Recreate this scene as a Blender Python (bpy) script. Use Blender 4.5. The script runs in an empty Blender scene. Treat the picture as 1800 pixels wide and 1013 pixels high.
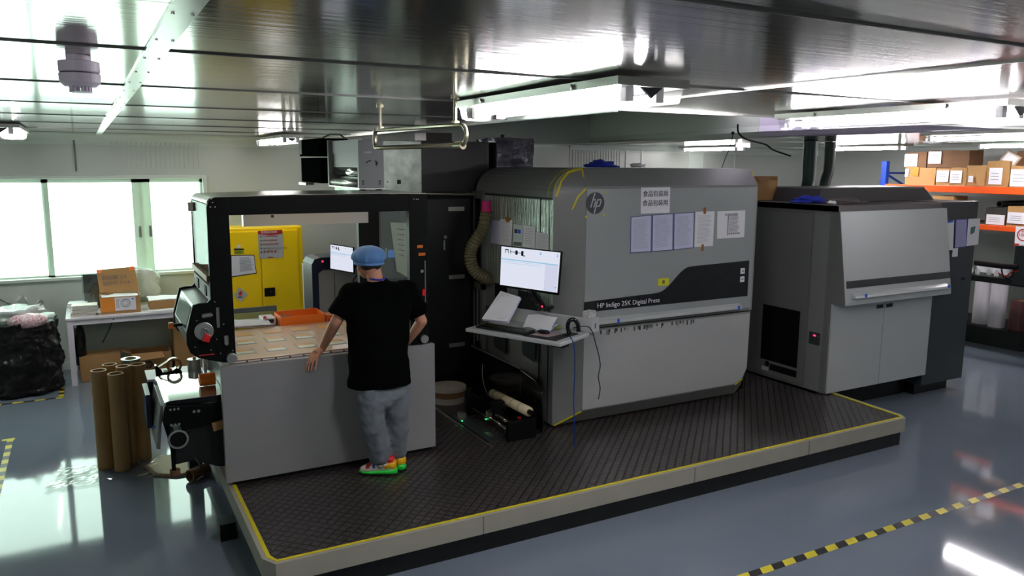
import bpy, bmesh, math, random
from mathutils import Vector, Matrix, noise
S = bpy.context.scene
COL = S.collection
random.seed(7)

# ------------------------------------------------------------------ camera
CZ = 2.53                      # camera height above the shop floor
F_PX, PITCH, YAW, ROLL = 1375.0, .156362, .50084, .00592
_f = Vector((math.sin(YAW)*math.cos(PITCH), math.cos(YAW)*math.cos(PITCH), -math.sin(PITCH)))
_r = Vector((math.cos(YAW), -math.sin(YAW), 0)); _u = _r.cross(_f)
R_ = _r*math.cos(ROLL) + _u*math.sin(ROLL); U_ = _u*math.cos(ROLL) - _r*math.sin(ROLL)
cam = bpy.data.objects.new('camera', bpy.data.cameras.new('camera')); COL.objects.link(cam)
cam.data.lens = F_PX/1800*36; cam.data.sensor_width = 36; cam.data.clip_start = .02; cam.data.clip_end = 200
m3 = Matrix((R_, U_, -_f)).transposed()
cam.matrix_world = Matrix.Translation((0, 0, CZ)) @ m3.to_4x4()
S.camera = cam

# ------------------------------------------------------------------ world, light, exposure
S.view_settings.view_transform = 'Standard'; S.view_settings.look = 'None'
S.view_settings.gamma = 1; S.view_settings.use_curve_mapping = False
S.view_settings.exposure = 1.6
W = bpy.data.worlds.new('sky'); S.world = W; W.use_nodes = True
W.node_tree.nodes['Background'].inputs[0].default_value = (.80, .97, .90, 1)
W.node_tree.nodes['Background'].inputs[1].default_value = 2.0
WIN = bpy.data.lights.new('window_daylight', 'AREA'); WIN.shape = 'RECTANGLE'
WIN.size = 4.6; WIN.size_y = 1.25; WIN.energy = 13.5; WIN.color = (.84, 1.0, .92)
wl = bpy.data.objects.new('window_daylight', WIN); COL.objects.link(wl)
wl.location = (-.85, 11.12, 1.74); wl.rotation_euler = (math.radians(-90), 0, 0)
TUBE_E = 42.0                  # emission of the fluorescent tubes

def ray(x, y): return _f*F_PX + R_*(x-900) - U_*(y-506.5)
def atY(x, y, Y): d = ray(x, y); d = d*(Y/d.y); return Vector((d.x, d.y, d.z+CZ))
def atX(x, y, X): d = ray(x, y); d = d*(X/d.x); return Vector((d.x, d.y, d.z+CZ))
def atZ(x, y, Z): d = ray(x, y); d = d*((Z-CZ)/d.z); return Vector((d.x, d.y, d.z+CZ))

def on_plane(x, y, a, b, c):      # where the view through a pixel meets the plane of three points
    n = (b-a).cross(c-a); d = ray(x, y); o = Vector((0, 0, CZ)); return o+d*((a-o).dot(n)/d.dot(n))

# ------------------------------------------------------------------ materials
MATS = {}
def mat(name, col, rough=.5, metal=0, bump=None, var=None, spec=None, emit=None, alpha=None, coat=0, trans=0, aniso=None):
    """bump=(scale, strength, stretch xyz) ; var=(scale, amount, colour2)"""
    if name in MATS: return MATS[name]
    m = bpy.data.materials.new(name); m.use_nodes = True; nt = m.node_tree; N = nt.nodes; L = nt.links
    b = N['Principled BSDF']; c = tuple(col)+(1,)
    b.inputs['Base Color'].default_value = c; b.inputs['Roughness'].default_value = rough
    b.inputs['Metallic'].default_value = metal
    if spec is not None: b.inputs['Specular IOR Level'].default_value = spec
    if coat: b.inputs['Coat Weight'].default_value = coat; b.inputs['Coat Roughness'].default_value = .08
    if trans: b.inputs['Transmission Weight'].default_value = trans
    if emit: b.inputs['Emission Color'].default_value = tuple(emit[0])+(1,); b.inputs['Emission Strength'].default_value = emit[1]
    if alpha is not None: b.inputs['Alpha'].default_value = alpha
    if bump or var:
        tc = N.new('ShaderNodeTexCoord')
    if bump:
        mp = N.new('ShaderNodeMapping'); mp.inputs['Scale'].default_value = bump[2] if len(bump) > 2 else (1, 1, 1)
        L.new(tc.outputs['Object'], mp.inputs[0])
        n = N.new('ShaderNodeTexNoise'); n.inputs['Scale'].default_value = bump[0]; n.inputs['Detail'].default_value = 4
        L.new(mp.outputs[0], n.inputs['Vector'])
        bp = N.new('ShaderNodeBump'); bp.inputs['Strength'].default_value = bump[1]; bp.inputs['Distance'].default_value = bump[3] if len(bump) > 3 else .01
        L.new(n.outputs[0], bp.inputs['Height']); L.new(bp.outputs[0], b.inputs['Normal'])
    if var:
        n2 = N.new('ShaderNodeTexNoise'); n2.inputs['Scale'].default_value = var[0]; n2.inputs['Detail'].default_value = 5
        L.new(tc.outputs['Object'], n2.inputs['Vector'])
        rp = N.new('ShaderNodeValToRGB'); rp.color_ramp.elements[0].position = .38; rp.color_ramp.elements[1].position = .68
        mx = N.new('ShaderNodeMix'); mx.data_type = 'RGBA'
        mm = N.new('ShaderNodeMath'); mm.operation = 'MULTIPLY'; mm.inputs[1].default_value = var[1]
        L.new(n2.outputs[0], rp.inputs[0]); L.new(rp.outputs[0], mm.inputs[0]); L.new(mm.outputs[0], mx.inputs[0])
        mx.inputs[6].default_value = c; mx.inputs[7].default_value = tuple(var[2])+(1,)
        L.new(mx.outputs[2], b.inputs['Base Color'])
    MATS[name] = m; return m

def s(r, g, b):   # sRGB bytes to linear
    return tuple((v/255/12.92 if v/255 <= .04045 else ((v/255+.055)/1.055)**2.4) for v in (r, g, b))

floor_m = mat('epoxy_floor', s(112, 122, 134), .055, 0, (1.1, .03, (1, 1, 1), .02), (.8, .35, s(100, 110, 122)), spec=.36)
ceil_m = mat('steel_ceiling', s(160, 157, 149), .13, .68, (4, .16, (.14, 11.0, 1), .004), (.7, .3, s(132, 134, 129)))
wall_m = mat('wall_panel', s(192, 198, 190), .42, 0, (3, .05, (6, 6, .4)), (.5, .25, s(160, 166, 158)))
wall2_m = mat('bay_panel', s(196, 188, 208), .45)  # lilac tint of the bay light put into the wall colour
frame_m = mat('window_frame', s(205, 214, 205), .35)
sash_m = mat('sash_pvc', s(214, 226, 214), .35)
_t = sash_m.node_tree; _tr = _t.nodes.new('ShaderNodeBsdfTranslucent'); _tr.inputs[0].default_value = s(214, 232, 216)+(1,); _mx = _t.nodes.new('ShaderNodeMixShader'); _mx.inputs[0].default_value = .2
_t.links.new(_t.nodes['Principled BSDF'].outputs[0], _mx.inputs[1]); _t.links.new(_tr.outputs[0], _mx.inputs[2]); _t.links.new(_mx.outputs[0], _t.nodes['Material Output'].inputs[0])
white_m = mat('white_paint', s(222, 218, 222), .4)
black_m = mat('black_steel', s(7, 9, 8), .45, spec=.15)
blackp_m = mat('black_plastic', s(9, 9, 10), .4, spec=.3)
blackg_m = mat('black_gloss', s(12, 13, 14), .12)
dark_m = mat('dark_grey_panel', s(48, 54, 56), .4, 0, None, (2, .3, s(40, 45, 47)))
gpan_m = mat('grey_panel', s(138, 138, 139), .45, 0, (60, .02))
press_m = mat('press_film_grey', s(156, 160, 160), .26, .15, (9, .25, (1, 1, 3), .006), None)
pressp_m = mat('press_plain_grey', s(116, 118, 115), .38)
pressl_m = mat('press_light_grey', s(172, 176, 176), .34)
mid_m = mat('mid_grey_paint', s(100, 102, 98), .45)
band_m = mat('charcoal_band', s(44, 46, 48), .25)
galv_m = mat('galvanised_steel', s(178, 188, 178), .33, .7, (14, .3), (9, .7, s(120, 130, 122)))
foil_m = mat('bubble_foil', s(190, 200, 190), .22, .55, (7, .8, (1.2, 5, .5), .02))
alu_m = mat('brushed_aluminium', s(196, 196, 190), .3, .9)
chrome_m = mat('chrome', s(210, 210, 205), .1, 1)
brass_m = mat('cream_roller', s(205, 192, 158), .25)
matte_m = mat('matte_black', s(7, 8, 8), .9, spec=0)
pipe_m = mat('hanger_pipe', s(165, 158, 135), .25, .9)
yellow_m = mat('yellow_paint', s(252, 212, 8), .4)
ytape_m = mat('yellow_tape', s(205, 190, 20), .5)
edge_m = mat('cream_edge', s(160, 157, 143), .5, 0, None, (3, .3, s(138, 135, 122)))
skirt_m = mat('black_skirt', s(10, 12, 11), .5)
carton_m = mat('carton', s(168, 128, 78), .75, 0, None, (4, .25, s(150, 112, 66)))
cartdk_m = mat('brown_carton', s(110, 78, 50), .8)
kraft_m = mat('kraft_tube', s(164, 130, 82), .6, 0, None, (5, .4, s(146, 112, 66)))
paper_m = mat('paper', s(222, 222, 226), .6)
paper2_m = mat('lilac_paper', s(196, 198, 222), .5)
ink_m = mat('ink', s(96, 98, 112), .6)
inkl_m = mat('faint_ink', s(140, 142, 160), .6)
inkd_m = mat('dark_ink', s(30, 30, 34), .6)
orange_m = mat('orange_plastic', s(240, 120, 20), .4)
rack_m = mat('orange_rack', s(226, 84, 24), .35)
blue_m = mat('blue_rack', s(28, 62, 160), .4)
navy_m = mat('navy_plastic', s(14, 26, 56), .35)
cloth_m = mat('blue_cloth', s(20, 44, 160), .8, 0, (12, .5))
red_m = mat('red_plastic', s(214, 30, 34), .35)
redt_m = mat('red_print', s(176, 32, 30), .5)
tape_b = mat('blue_tape', s(30, 90, 220), .5)
film_m = mat('film_web', s(205, 208, 204), .06, .85)
skin_m = mat('skin', s(196, 140, 112), .5, spec=.4)
shirt_m = mat('black_cotton', s(4, 5, 5), .95, 0, (14, .35), spec=.05)
jog_m = mat('grey_fleece', s(112, 119, 126), .9, 0, (11, .6), (40, .2, s(100, 109, 116)))
cap_m = mat('blue_cap', s(92, 140, 196), .7, 0, (16, .5, (1, 1, .25)))
hair_m = mat('hair', s(20, 16, 14), .6)
lan_m = mat('lanyard', s(36, 40, 170), .5)
bag_m = mat('black_bag', s(7, 7, 8), .3, 0, (8, .9, (1, 1, 1), .03), spec=.35)
wbag_m = mat('clear_white_plastic', s(225, 232, 228), .25, 0, (9, .8, (1, 1, 1), .03), trans=.35)
hose_m = mat('hose', s(104, 98, 70), .5)
mat_m = None
def glass(name, col, alpha, rough=.03):
    m = bpy.data.materials.new(name); m.use_nodes = True; nt = m.node_tree; N = nt.nodes; L = nt.links
    N.remove(N['Principled BSDF'])
    t = N.new('ShaderNodeBsdfTransparent'); t.inputs[0].default_value = tuple(col)+(1,)
    g = N.new('ShaderNodeBsdfGlossy'); g.inputs['Roughness'].default_value = rough
    x = N.new('ShaderNodeMixShader'); x.inputs[0].default_value = alpha
    L.new(t.outputs[0], x.inputs[1]); L.new(g.outputs[0], x.inputs[2]); L.new(x.outputs[0], N['Material Output'].inputs[0])
    MATS[name] = m; return m
glass_m = glass('clear_glass', (.93, .98, .95), .10)
acry_m = glass('acrylic_cover', (.9, .92, .92), .12, .15)
cling_m = glass('clear_film', (.9, .92, .9), .2, .15)
def emis(name, col, st):
    m = bpy.data.materials.new(name); m.use_nodes = True; nt = m.node_tree; N = nt.nodes
    N.remove(N['Principled BSDF']); e = N.new('ShaderNodeEmission'); e.inputs[0].default_value = tuple(col)+(1,); e.inputs[1].default_value = st
    nt.links.new(e.outputs[0], N['Material Output'].inputs[0]); MATS[name] = m; return m
tube_m = emis('fluorescent_tube', (1.0, .955, 1.0), TUBE_E)
screen_m = emis('screen_glow', s(222, 226, 240), .33)
scrblue_m = emis('screen_blue', s(160, 205, 235), .3)
scrdk_m = emis('screen_dark', s(30, 30, 40), .2)
led_r = emis('red_led', (1, .03, .08), .8)
led_g = emis('green_led', (.05, 1, .3), .3)

def rubber_mat():
    m = mat('checker_rubber', s(50, 46, 46), .30, spec=.8); nt = m.node_tree; N = nt.nodes; L = nt.links; b = N['Principled BSDF']
    tc = N.new('ShaderNodeTexCoord'); mp = N.new('ShaderNodeMapping'); mp.inputs['Rotation'].default_value = (0, 0, math.radians(45)); mp.inputs['Scale'].default_value = (1, 1, 1)
    L.new(tc.outputs['Object'], mp.inputs[0])
    def saw(axis):
        sp = N.new('ShaderNodeSeparateXYZ'); L.new(mp.outputs[0], sp.inputs[0])
        a = N.new('ShaderNodeMath'); a.operation = 'MULTIPLY'; a.inputs[1].default_value = 17.5; L.new(sp.outputs[axis], a.inputs[0])
        f = N.new('ShaderNodeMath'); f.operation = 'PINGPONG'; f.inputs[1].default_value = .5; L.new(a.outputs[0], f.inputs[0]); return f
    a, c = saw(0), saw(1)
    mn = N.new('ShaderNodeMath'); mn.operation = 'MINIMUM'; L.new(a.outputs[0], mn.inputs[0]); L.new(c.outputs[0], mn.inputs[1])
    rp = N.new('ShaderNodeMapRange'); rp.inputs[1].default_value = .04; rp.inputs[2].default_value = .12; L.new(mn.outputs[0], rp.inputs[0])
    bp = N.new('ShaderNodeBump'); bp.inputs['Strength'].default_value = .9; bp.inputs['Distance'].default_value = .006
    L.new(rp.outputs[0], bp.inputs['Height']); L.new(bp.outputs[0], b.inputs['Normal'])
    n = N.new('ShaderNodeTexNoise'); n.inputs['Scale'].default_value = 1.3; n.inputs['Detail'].default_value = 6; L.new(tc.outputs['Object'], n.inputs[0])
    mx = N.new('ShaderNodeMix'); mx.data_type = 'RGBA'; mx.inputs[6].default_value = s(44, 42, 42)+(1,); mx.inputs[7].default_value = s(72, 64, 61)+(1,)
    L.new(n.outputs[0], mx.inputs[0])
    m2 = N.new('ShaderNodeMix'); m2.data_type = 'RGBA'; m2.inputs[6].default_value = s(18, 18, 18)+(1,); L.new(rp.outputs[0], m2.inputs[0]); L.new(mx.outputs[2], m2.inputs[7])
    L.new(m2.outputs[2], b.inputs['Base Color'])
    return m
mat_m = rubber_mat()

def stripe_mat(name, axis_vec, period):
    m = mat(name, s(200, 184, 40), .4); nt = m.node_tree; N = nt.nodes; L = nt.links; b = N['Principled BSDF']
    tc = N.new('ShaderNodeTexCoord'); d = N.new('ShaderNodeVectorMath'); d.operation = 'DOT_PRODUCT'; d.inputs[1].default_value = axis_vec
    L.new(tc.outputs['Object'], d.inputs[0])
    a = N.new('ShaderNodeMath'); a.operation = 'MULTIPLY'; a.inputs[1].default_value = 1/period; L.new(d.outputs['Value'], a.inputs[0])
    f = N.new('ShaderNodeMath'); f.operation = 'FRACT'; L.new(a.outputs[0], f.inputs[0])
    g = N.new('ShaderNodeMath'); g.operation = 'GREATER_THAN'; g.inputs[1].default_value = .5; L.new(f.outputs[0], g.inputs[0])
    mx = N.new('ShaderNodeMix'); mx.data_type = 'RGBA'; mx.inputs[6].default_value = s(205, 190, 50)+(1,); mx.inputs[7].default_value = s(34, 34, 34)+(1,)
    L.new(g.outputs[0], mx.inputs[0]); L.new(mx.outputs[2], b.inputs['Base Color']); return m

def wrap_mat(name, col, rough, cell, strength):      # cling film with glinting wrinkles
    return mat(name, col, rough, .1, (cell, strength, (1, 1, 1), .01))

# ------------------------------------------------------------------ mesh helpers
class MB:
    def __init__(s_): s_.bm = bmesh.new()
    def face(s_, pts):
        try: return s_.bm.faces.new([s_.bm.verts.new(p) for p in pts])
        except ValueError: pass
    def box(s_, x0, x1, y0, y1, z0, z1):
        v = [s_.bm.verts.new((x, y, z)) for x in (x0, x1) for y in (y0, y1) for z in (z0, z1)]
        for f in ((0, 1, 3, 2), (4, 6, 7, 5), (0, 4, 5, 1), (2, 3, 7, 6), (0, 2, 6, 4), (1, 5, 7, 3)): s_.bm.faces.new([v[i] for i in f])
        return s_
    def obox(s_, o, a, b, c):          # corner + three edge vectors
        o, a, b, c = map(Vector, (o, a, b, c))
        v = [s_.bm.verts.new(o+a*i+b*j+c*k) for i in (0, 1) for j in (0, 1) for k in (0, 1)]
        for f in ((0, 1, 3, 2), (4, 6, 7, 5), (0, 4, 5, 1), (2, 3, 7, 6), (0, 2, 6, 4), (1, 5, 7, 3)): s_.bm.faces.new([v[i] for i in f])
        return s_
    def prism(s_, pts, vec):
        vec = Vector(vec); a = [s_.bm.verts.new(Vector(p)) for p in pts]; b = [s_.bm.verts.new(Vector(p)+vec) for p in pts]
        n = len(pts); s_.bm.faces.new(a); s_.bm.faces.new(b[::-1])
        for i in range(n): s_.bm.faces.new((a[i], b[i], b[(i+1) % n], a[(i+1) % n]))
        return s_
    def loft(s_, rings, cap=True):
        R = [[s_.bm.verts.new(p) for p in r] for r in rings]; n = len(R[0])
        for a, b in zip(R, R[1:]):
            for i in range(n): s_.bm.faces.new((a[i], a[(i+1) % n], b[(i+1) % n], b[i]))
        if cap: s_.bm.faces.new(R[0][::-1]); s_.bm.faces.new(R[-1])
        return s_
    def tube(s_, pts, rad, n=10, closed=False):
        pts = [Vector(p) for p in pts]; rr = rad if isinstance(rad, (list, tuple)) else [rad]*len(pts)
        rings = []; prev = None
        for i, p in enumerate(pts):
            t = (pts[min(i+1, len(pts)-1)]-pts[max(i-1, 0)]).normalized()
            if prev is None: a = t.orthogonal().normalized()
            else: a = (prev-t*prev.dot(t)).normalized()
            prev = a; b = t.cross(a)
            rings.append([p+(a*math.cos(2*math.pi*k/n)+b*math.sin(2*math.pi*k/n))*rr[i] for k in range(n)])
        return s_.loft(rings)
    def cyl(s_, p0, p1, r, n=24, r2=None): return s_.tube([p0, p1], [r, r if r2 is None else r2], n)
    def pipe(s_, p0, p1, ro, ri, n=28):     # open hollow tube
        p0, p1 = Vector(p0), Vector(p1); t = (p1-p0).normalized(); a = t.orthogonal().normalized(); b = t.cross(a)
        def ring(p, r): return [p+(a*math.cos(2*math.pi*k/n)+b*math.sin(2*math.pi*k/n))*r for k in range(n)]
        return s_.loft([ring(p0, ri), ring(p0, ro), ring(p1, ro), ring(p1, ri), ring(p0+t*.002, ri)], cap=False)
    def ball(s_, c, r, sc=(1, 1, 1), rot=None, seg=16):
        M = Matrix.Translation(c) @ (rot or Matrix.Identity(4)) @ Matrix.Diagonal((sc[0]*r, sc[1]*r, sc[2]*r, 1))
        bmesh.ops.create_uvsphere(s_.bm, u_segments=seg, v_segments=max(8, seg//2+2), radius=1, matrix=M); return s_
    def limb(s_, pts, rads, n=14):
        s_.tube(pts, rads, n); s_.ball(pts[0], rads[0]); s_.ball(pts[-1], rads[-1])
        return s_
    def build(s_, name, m, parent=None, bevel=0, smooth=False, kind=None, wn=False):
        bmesh.ops.recalc_face_normals(s_.bm, faces=s_.bm.faces[:])
        me = bpy.data.meshes.new(name); s_.bm.to_mesh(me); s_.bm.free()
        if m: me.materials.append(m)
        if smooth:
            for p in me.polygons: p.use_smooth = True
        o = bpy.data.objects.new(name, me); COL.objects.link(o)
        if parent:
            o.parent = parent; o.matrix_parent_inverse = Matrix.Translation(-Vector(root_loc(parent)))
        if bevel:
            b = o.modifiers.new('b', 'BEVEL'); b.width = bevel; b.segments = 2; b.limit_method = 'ANGLE'; b.angle_limit = .7
        if kind: o['kind'] = kind
        return o
def root_loc(o):
    # every mesh is modelled in world coordinates, only the Empty of a thing carries an offset
    return o.location if o.parent is None else (0, 0, 0)
def tag(o, label, cat, group=None, kind=None):
    o['label'] = label; o['category'] = cat
    if group: o['group'] = group
    if kind: o['kind'] = kind
    return o
def thing(name, label, cat, loc=(0, 0, 0), group=None):
    o = bpy.data.objects.new(name, None); COL.objects.link(o); o.location = loc; o.empty_display_size = .1
    return tag(o, label, cat, group)
def struct(name, mb, m, **k):
    o = mb.build(name, m, **k); o['kind'] = 'structure'; return o
def dup(root, off, label=None, group=None):
    r = root.copy(); COL.objects.link(r); r.location = Vector(root.location)+Vector(off)
    if label: r['label'] = label
    if group: r['group'] = group
    for ch in list(root.children):
        c = ch.copy(); COL.objects.link(c); c.parent = r
        for g in list(ch.children):
            d = g.copy(); COL.objects.link(d); d.parent = c
    return r
def text(name, st, m, o, xd, yd, size, parent, align='LEFT', ext=.0006, off=.002, sx=1):
    cu = bpy.data.curves.new(name, 'FONT'); cu.body = st; cu.size = size; cu.extrude = ext; cu.align_x = align; cu.resolution_u = 3
    ob = bpy.data.objects.new(name, cu); COL.objects.link(ob)
    dg = bpy.context.evaluated_depsgraph_get(); me = bpy.data.meshes.new_from_object(ob.evaluated_get(dg)); bpy.data.objects.remove(ob)
    xd = Vector(xd).normalized(); yd = Vector(yd).normalized(); n = xd.cross(yd)
    M = Matrix((xd, yd, n)).transposed().to_4x4(); M.translation = Vector(o)+n*off
    me.transform(M @ Matrix.Diagonal((sx, 1, 1, 1))); me.materials.clear(); me.materials.append(m)
    q = bpy.data.objects.new(name, me); COL.objects.link(q)
    if parent: q.parent = parent; q.matrix_parent_inverse = Matrix.Translation(-Vector(root_loc(parent)))
    return q
def bil(c, u, v):      # c = tl, tr, br, bl ; u right, v down
    tl, tr, br, bl = c
    return (tl*(1-u)+tr*u)*(1-v)+(bl*(1-u)+br*u)*v
def plate(mb, c, n, t):   # thin slab over 4 corners, n is the outward normal
    mb.prism([p for p in c], Vector(n)*t)
def lines(c, n, rows, u0=.12, u1=.88, v0=.1, v1=.9, th=.3, off=.0022, rag=.3):
    mb = MB(); n = Vector(n)
    for i in range(rows):
        v = v0+(v1-v0)*(i+.2)/rows; dv = (v1-v0)/rows*th; ue = u1-(u1-u0)*rag*random.random()
        mb.prism([bil(c, u0, v)+n*off, bil(c, ue, v)+n*off, bil(c, ue, v+dv)+n*off, bil(c, u0, v+dv)+n*off], n*.0004)
    return mb
def notice(label, c, n, m=None, rows=14, group=None, border=None, cat='notice', name='paper_notice', ink=None, off=0, th=.3):
    c = [Vector(p)+Vector(n)*off for p in c]
    t = thing(name, label, cat, c[3], group)
    mb = MB(); plate(mb, c, n, .0015); mb.build('sheet', m or paper_m, t)
    if rows: lines(c, n, rows, th=th*.7).build('printed_text', ink or inkl_m, t)
    if border:
        mb = MB(); n = Vector(n)
        for a, b_, q, r in ((0, 0, 1, .02), (0, .98, 1, 1), (0, 0, .03, 1), (.97, 0, 1, 1)):
            mb.prism([bil(c, a, b_)+n*.003, bil(c, q, b_)+n*.003, bil(c, q, r)+n*.003, bil(c, a, r)+n*.003], n*.001)
        mb.build('sleeve_border', border, t)
    return t
def crumple(mb, amp, sc, seed=0):
    for v in mb.bm.verts:
        d = noise.noise_vector(v.co*sc+Vector((seed, seed*1.7, 0)))
        v.co += d*amp
    return mb
def grid(o, a, b, nu, nv, f=None):
    mb = MB(); o, a, b = map(Vector, (o, a, b)); V = [[mb.bm.verts.new(o+a*(i/nu)+b*(j/nv)+(Vector(f(i/nu, j/nv)) if f else Vector())) for j in range(nv+1)] for i in range(nu+1)]
    for i in range(nu):
        for j in range(nv): mb.bm.faces.new((V[i][j], V[i+1][j], V[i+1][j+1], V[i][j+1]))
    return mb
FN = (0, -1, 0); LN = (-1, 0, 0)
exec_order = []
# ================================================================== THE SETTING
HC = 2.86                                  # ceiling height
XL, XR, YB, YF = -3.2, 12.9, 10.86, -3.5
struct('floor', MB().box(XL, XR+.1, YF, YB+.1, -.08, 0), floor_m)
# main ceiling: long steel panels between seams, gently bowed
seams = [-3.5, -1.28, 0, 1.27, 2.60, 3.83, 5.15, 6.45, 7.7, 8.95, 10.1, 10.86]
def ceil_panel(mb, x0, x1, y0, y1, k):
    nx = max(4, int((x1-x0)/.35)); ny = 8
    V = [[None]*(ny+1) for _ in range(nx+1)]
    for i in range(nx+1):
        for j in range(ny+1):
            x = x0+(x1-x0)*i/nx; y = y0+(y1-y0)*j/ny; t = j/ny
            z = HC - .003*math.sin(math.pi*t) + .0016*noise.noise(Vector((x*.9, y*3.2, k)))
            V[i][j] = mb.bm.verts.new((x, y, z))
    for i in range(nx):
        for j in range(ny): mb.bm.faces.new((V[i][j], V[i][j+1], V[i+1][j+1], V[i+1][j]))
    mb.bm.verts.ensure_lookup_table()
BX0, BX1, BY0, BY1 = 2.80, 6.75, 3.83, 10.5   # high bay opening over the press
mb = MB()
for k, (a, b) in enumerate(zip(seams, seams[1:])):
    if b <= BY0+.01: ceil_panel(mb, XL, .22, a, b, k); ceil_panel(mb, .22, 2.58, a, b, k+.5); ceil_panel(mb, 2.58, XR, a, b, k+.8)
    else: ceil_panel(mb, XL, .22, a, b, k); ceil_panel(mb, .22, BX0, a, b, k+.5); ceil_panel(mb, BX1, XR, a, b, k+.8)
struct('ceiling', mb, ceil_m, smooth=True)
n_trim = 0
def trim(mb, m, **k):
    global n_trim; n_trim += 1; return struct('trim_%d' % n_trim, mb, m, **k)
for y in seams[1:-1]:                      # joint strips
    if y < 3.9: trim(MB().box(XL, XR, y-.004, y+.004, HC-.005, HC+.002), mid_m)
    else: trim(MB().box(XL, BX0, y-.004, y+.004, HC-.005, HC+.002), mid_m)
b = MB().box(.19, .25, YF, YB-.15, HC-.010, HC-.002)
for y in [1.9+.42*i for i in range(20)]:
    for x in (.2, .24): b.cyl((x, y, HC-.013), (x, y, HC-.009), .004, 8)
trim(b, alu_m)
trim(MB().box(2.572, 2.588, YF, 3.83, HC-.007, HC), alu_m)
trim(MB().box(BX0-.03, BX0, BY0, YB, HC-.02, HC+.02), alu_m)
trim(MB().box(BX0-.03, BX1+.6, BY0-.012, BY0, HC-.012, HC+.02), alu_m)
# bay walls above the opening
def bayface(pts, z0, z1, n=1):
    m_ = MB(); m_.loft([[Vector((x, y, z0)) for x, y in pts], [Vector((x, y, z1)) for x, y in pts]], cap=False); return m_
struct('wall_bay_rear', MB().box(2.7, 7.4, 10.5, 10.56, HC-.02, 3.75), wall_m)
c0, c1, c2, c3 = (7.15, 10.5), (6.50, 6.3), (6.62, 5.2), (7.30, 3.84)
# the curved bay side hangs down from the upper roof, its foot rolled under
def bside(P, Q, k):
    mb_ = MB(); d = Vector((Q[0]-P[0], Q[1]-P[1], 0)).normalized(); nn = Vector((-d.y, d.x, 0))
    if nn.x > 0: nn = -nn
    prof = [(0, 3.75), (0, HC+.10), (.02, HC+.04), (-.02, HC-.01), (-.10, HC-.02), (-.45, HC-.005), (-.45, 3.75)]
    return mb_.loft([[Vector((X, Y, 0))+nn*o+Vector((0, 0, z)) for o, z in prof] for X, Y in (P, Q)])
struct('wall_bay_right', bside(c0, c1, 0), wall_m, smooth=False)
struct('wall_bay_side', bside(c1, (6.66, 3.83), 0), wall2_m)
struct('wall_bay_left', MB().box(BX0-.06, BX0-.02, 3.83, 10.5, HC+.02, 3.75), wall_m)
struct('wall_bay_front', MB().box(BX0-.06, 7.3, 3.78, 3.83, HC+.02, 3.75), wall2_m)
struct('ceiling_bay', MB().box(2.6, 7.9, 3.6, 10.9, 3.75, 3.8), wall_m)
# walls
WX0, WX1, WZ0, WZ1 = -2.9, 1.38, 1.15, 2.33
w = MB().box(XL, WX0, YB, YB+.1, 0, 2.95).box(WX0, WX1, YB, YB+.1, 0, WZ0).box(WX0, WX1, YB, YB+.1, WZ1, 2.95).box(WX1, XR, YB, YB+.1, 0, 3.9)
struct('wall_back', w, wall_m)
struct('wall_left', MB().box(XL-.1, XL, YF, YB+.1, 0, 2.95), wall_m)
struct('wall_right', MB().box(XR, XR+.1, YF, YB+.1, 0, 2.95), wall_m)
struct('wall_front', MB().box(XL, XR, YF-.1, YF, 0, 2.95), wall_m)
for x0, x1 in ((.35, 1.42), (7.0, 8.1)):   # ribbed panel over the window and behind the press
    r = MB()
    for i in range(int((x1-x0)/.055)): r.box(x0+.055*i, x0+.055*i+.022, YB-.008, YB, WZ1+.12, HC-.06)
    trim(r, wall_m)
for x in (-.05, 8.12, 8.45, 9.5, 9.86, 10.6): trim(MB().box(x, x+.02, YB-.012, YB, 2.42 if x < 1 else 0, HC-.04), frame_m if x > 1 else mid_m)
trim(MB().box(9.52, 9.84, YB-.02, YB-.004, 0, 2.8), frame_m)
for a, b_ in ((XL, 2.8), (7.0, XR)):        # quarter-round cove between wall and ceiling
    pr = [Vector((a, YB, HC-.11))]+[Vector((a, YB-.11+.11*math.sin(t*math.pi/12), HC-.11*math.cos(t*math.pi/12)*1.0)) for t in range(6, -1, -1)]
    pr = [Vector((a, YB, HC)), Vector((a, YB, HC-.12))]+[Vector((a, YB-.12*(1-math.cos(t)), HC-.12*(1-math.sin(t)))) for t in (.26, .52, .79, 1.05, 1.31, 1.57)]
    trim(MB().prism(pr, (b_-a, 0, 0)), frame_m)
trim(MB().box(XL, 3.1, YB-.015, YB, 0, .1), frame_m)
# window: casing, sashes, panes
wn = MB()
wn.box(WX0-.06, WX1+.05, YB-.03, YB+.02, WZ1, WZ1+.045).box(WX0-.06, WX1+.05, YB-.05, YB+.02, WZ0-.035, WZ0).box(WX1, WX1+.05, YB-.03, YB+.02, WZ0, WZ1).box(WX0-.06, WX0, YB-.03, YB+.02, WZ0, WZ1)
casing = struct('window_1', wn, frame_m, bevel=.004)
def sash(x0, x1, y, bl=.045, br=.045, bb=.05, bt=.045):
    return MB().box(x0, x0+bl, y, y+.03, WZ0, WZ1).box(x1-br, x1, y, y+.03, WZ0, WZ1).box(x0, x1, y, y+.03, WZ0, WZ0+bb*.4).box(x0, x1, y, y+.03, WZ1-bt, WZ1)
for x0, x1, y, bl, br in ((-2.9, -1.6, YB+.03, .05, .05), (-1.64, -.36, YB+.065, .05, .06), (-.40, .66, YB+.03, .05, .11), (.64, 1.38, YB+.065, .12, .03)):
    so = sash(x0, x1, y, bl, br).build('window_sash', sash_m, casing)
    MB().box(x0+bl, x1-br, y+.012, y+.017, WZ0+.02, WZ1-.045).build('pane', glass_m, so)
for x in (.60, .72):
    MB().box(x, x+.028, YB+.012 if x < .65 else YB+.045, YB+.03 if x < .65 else YB+.065, 1.6, 1.74).build('sash_latch', alu_m, casing)

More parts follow.
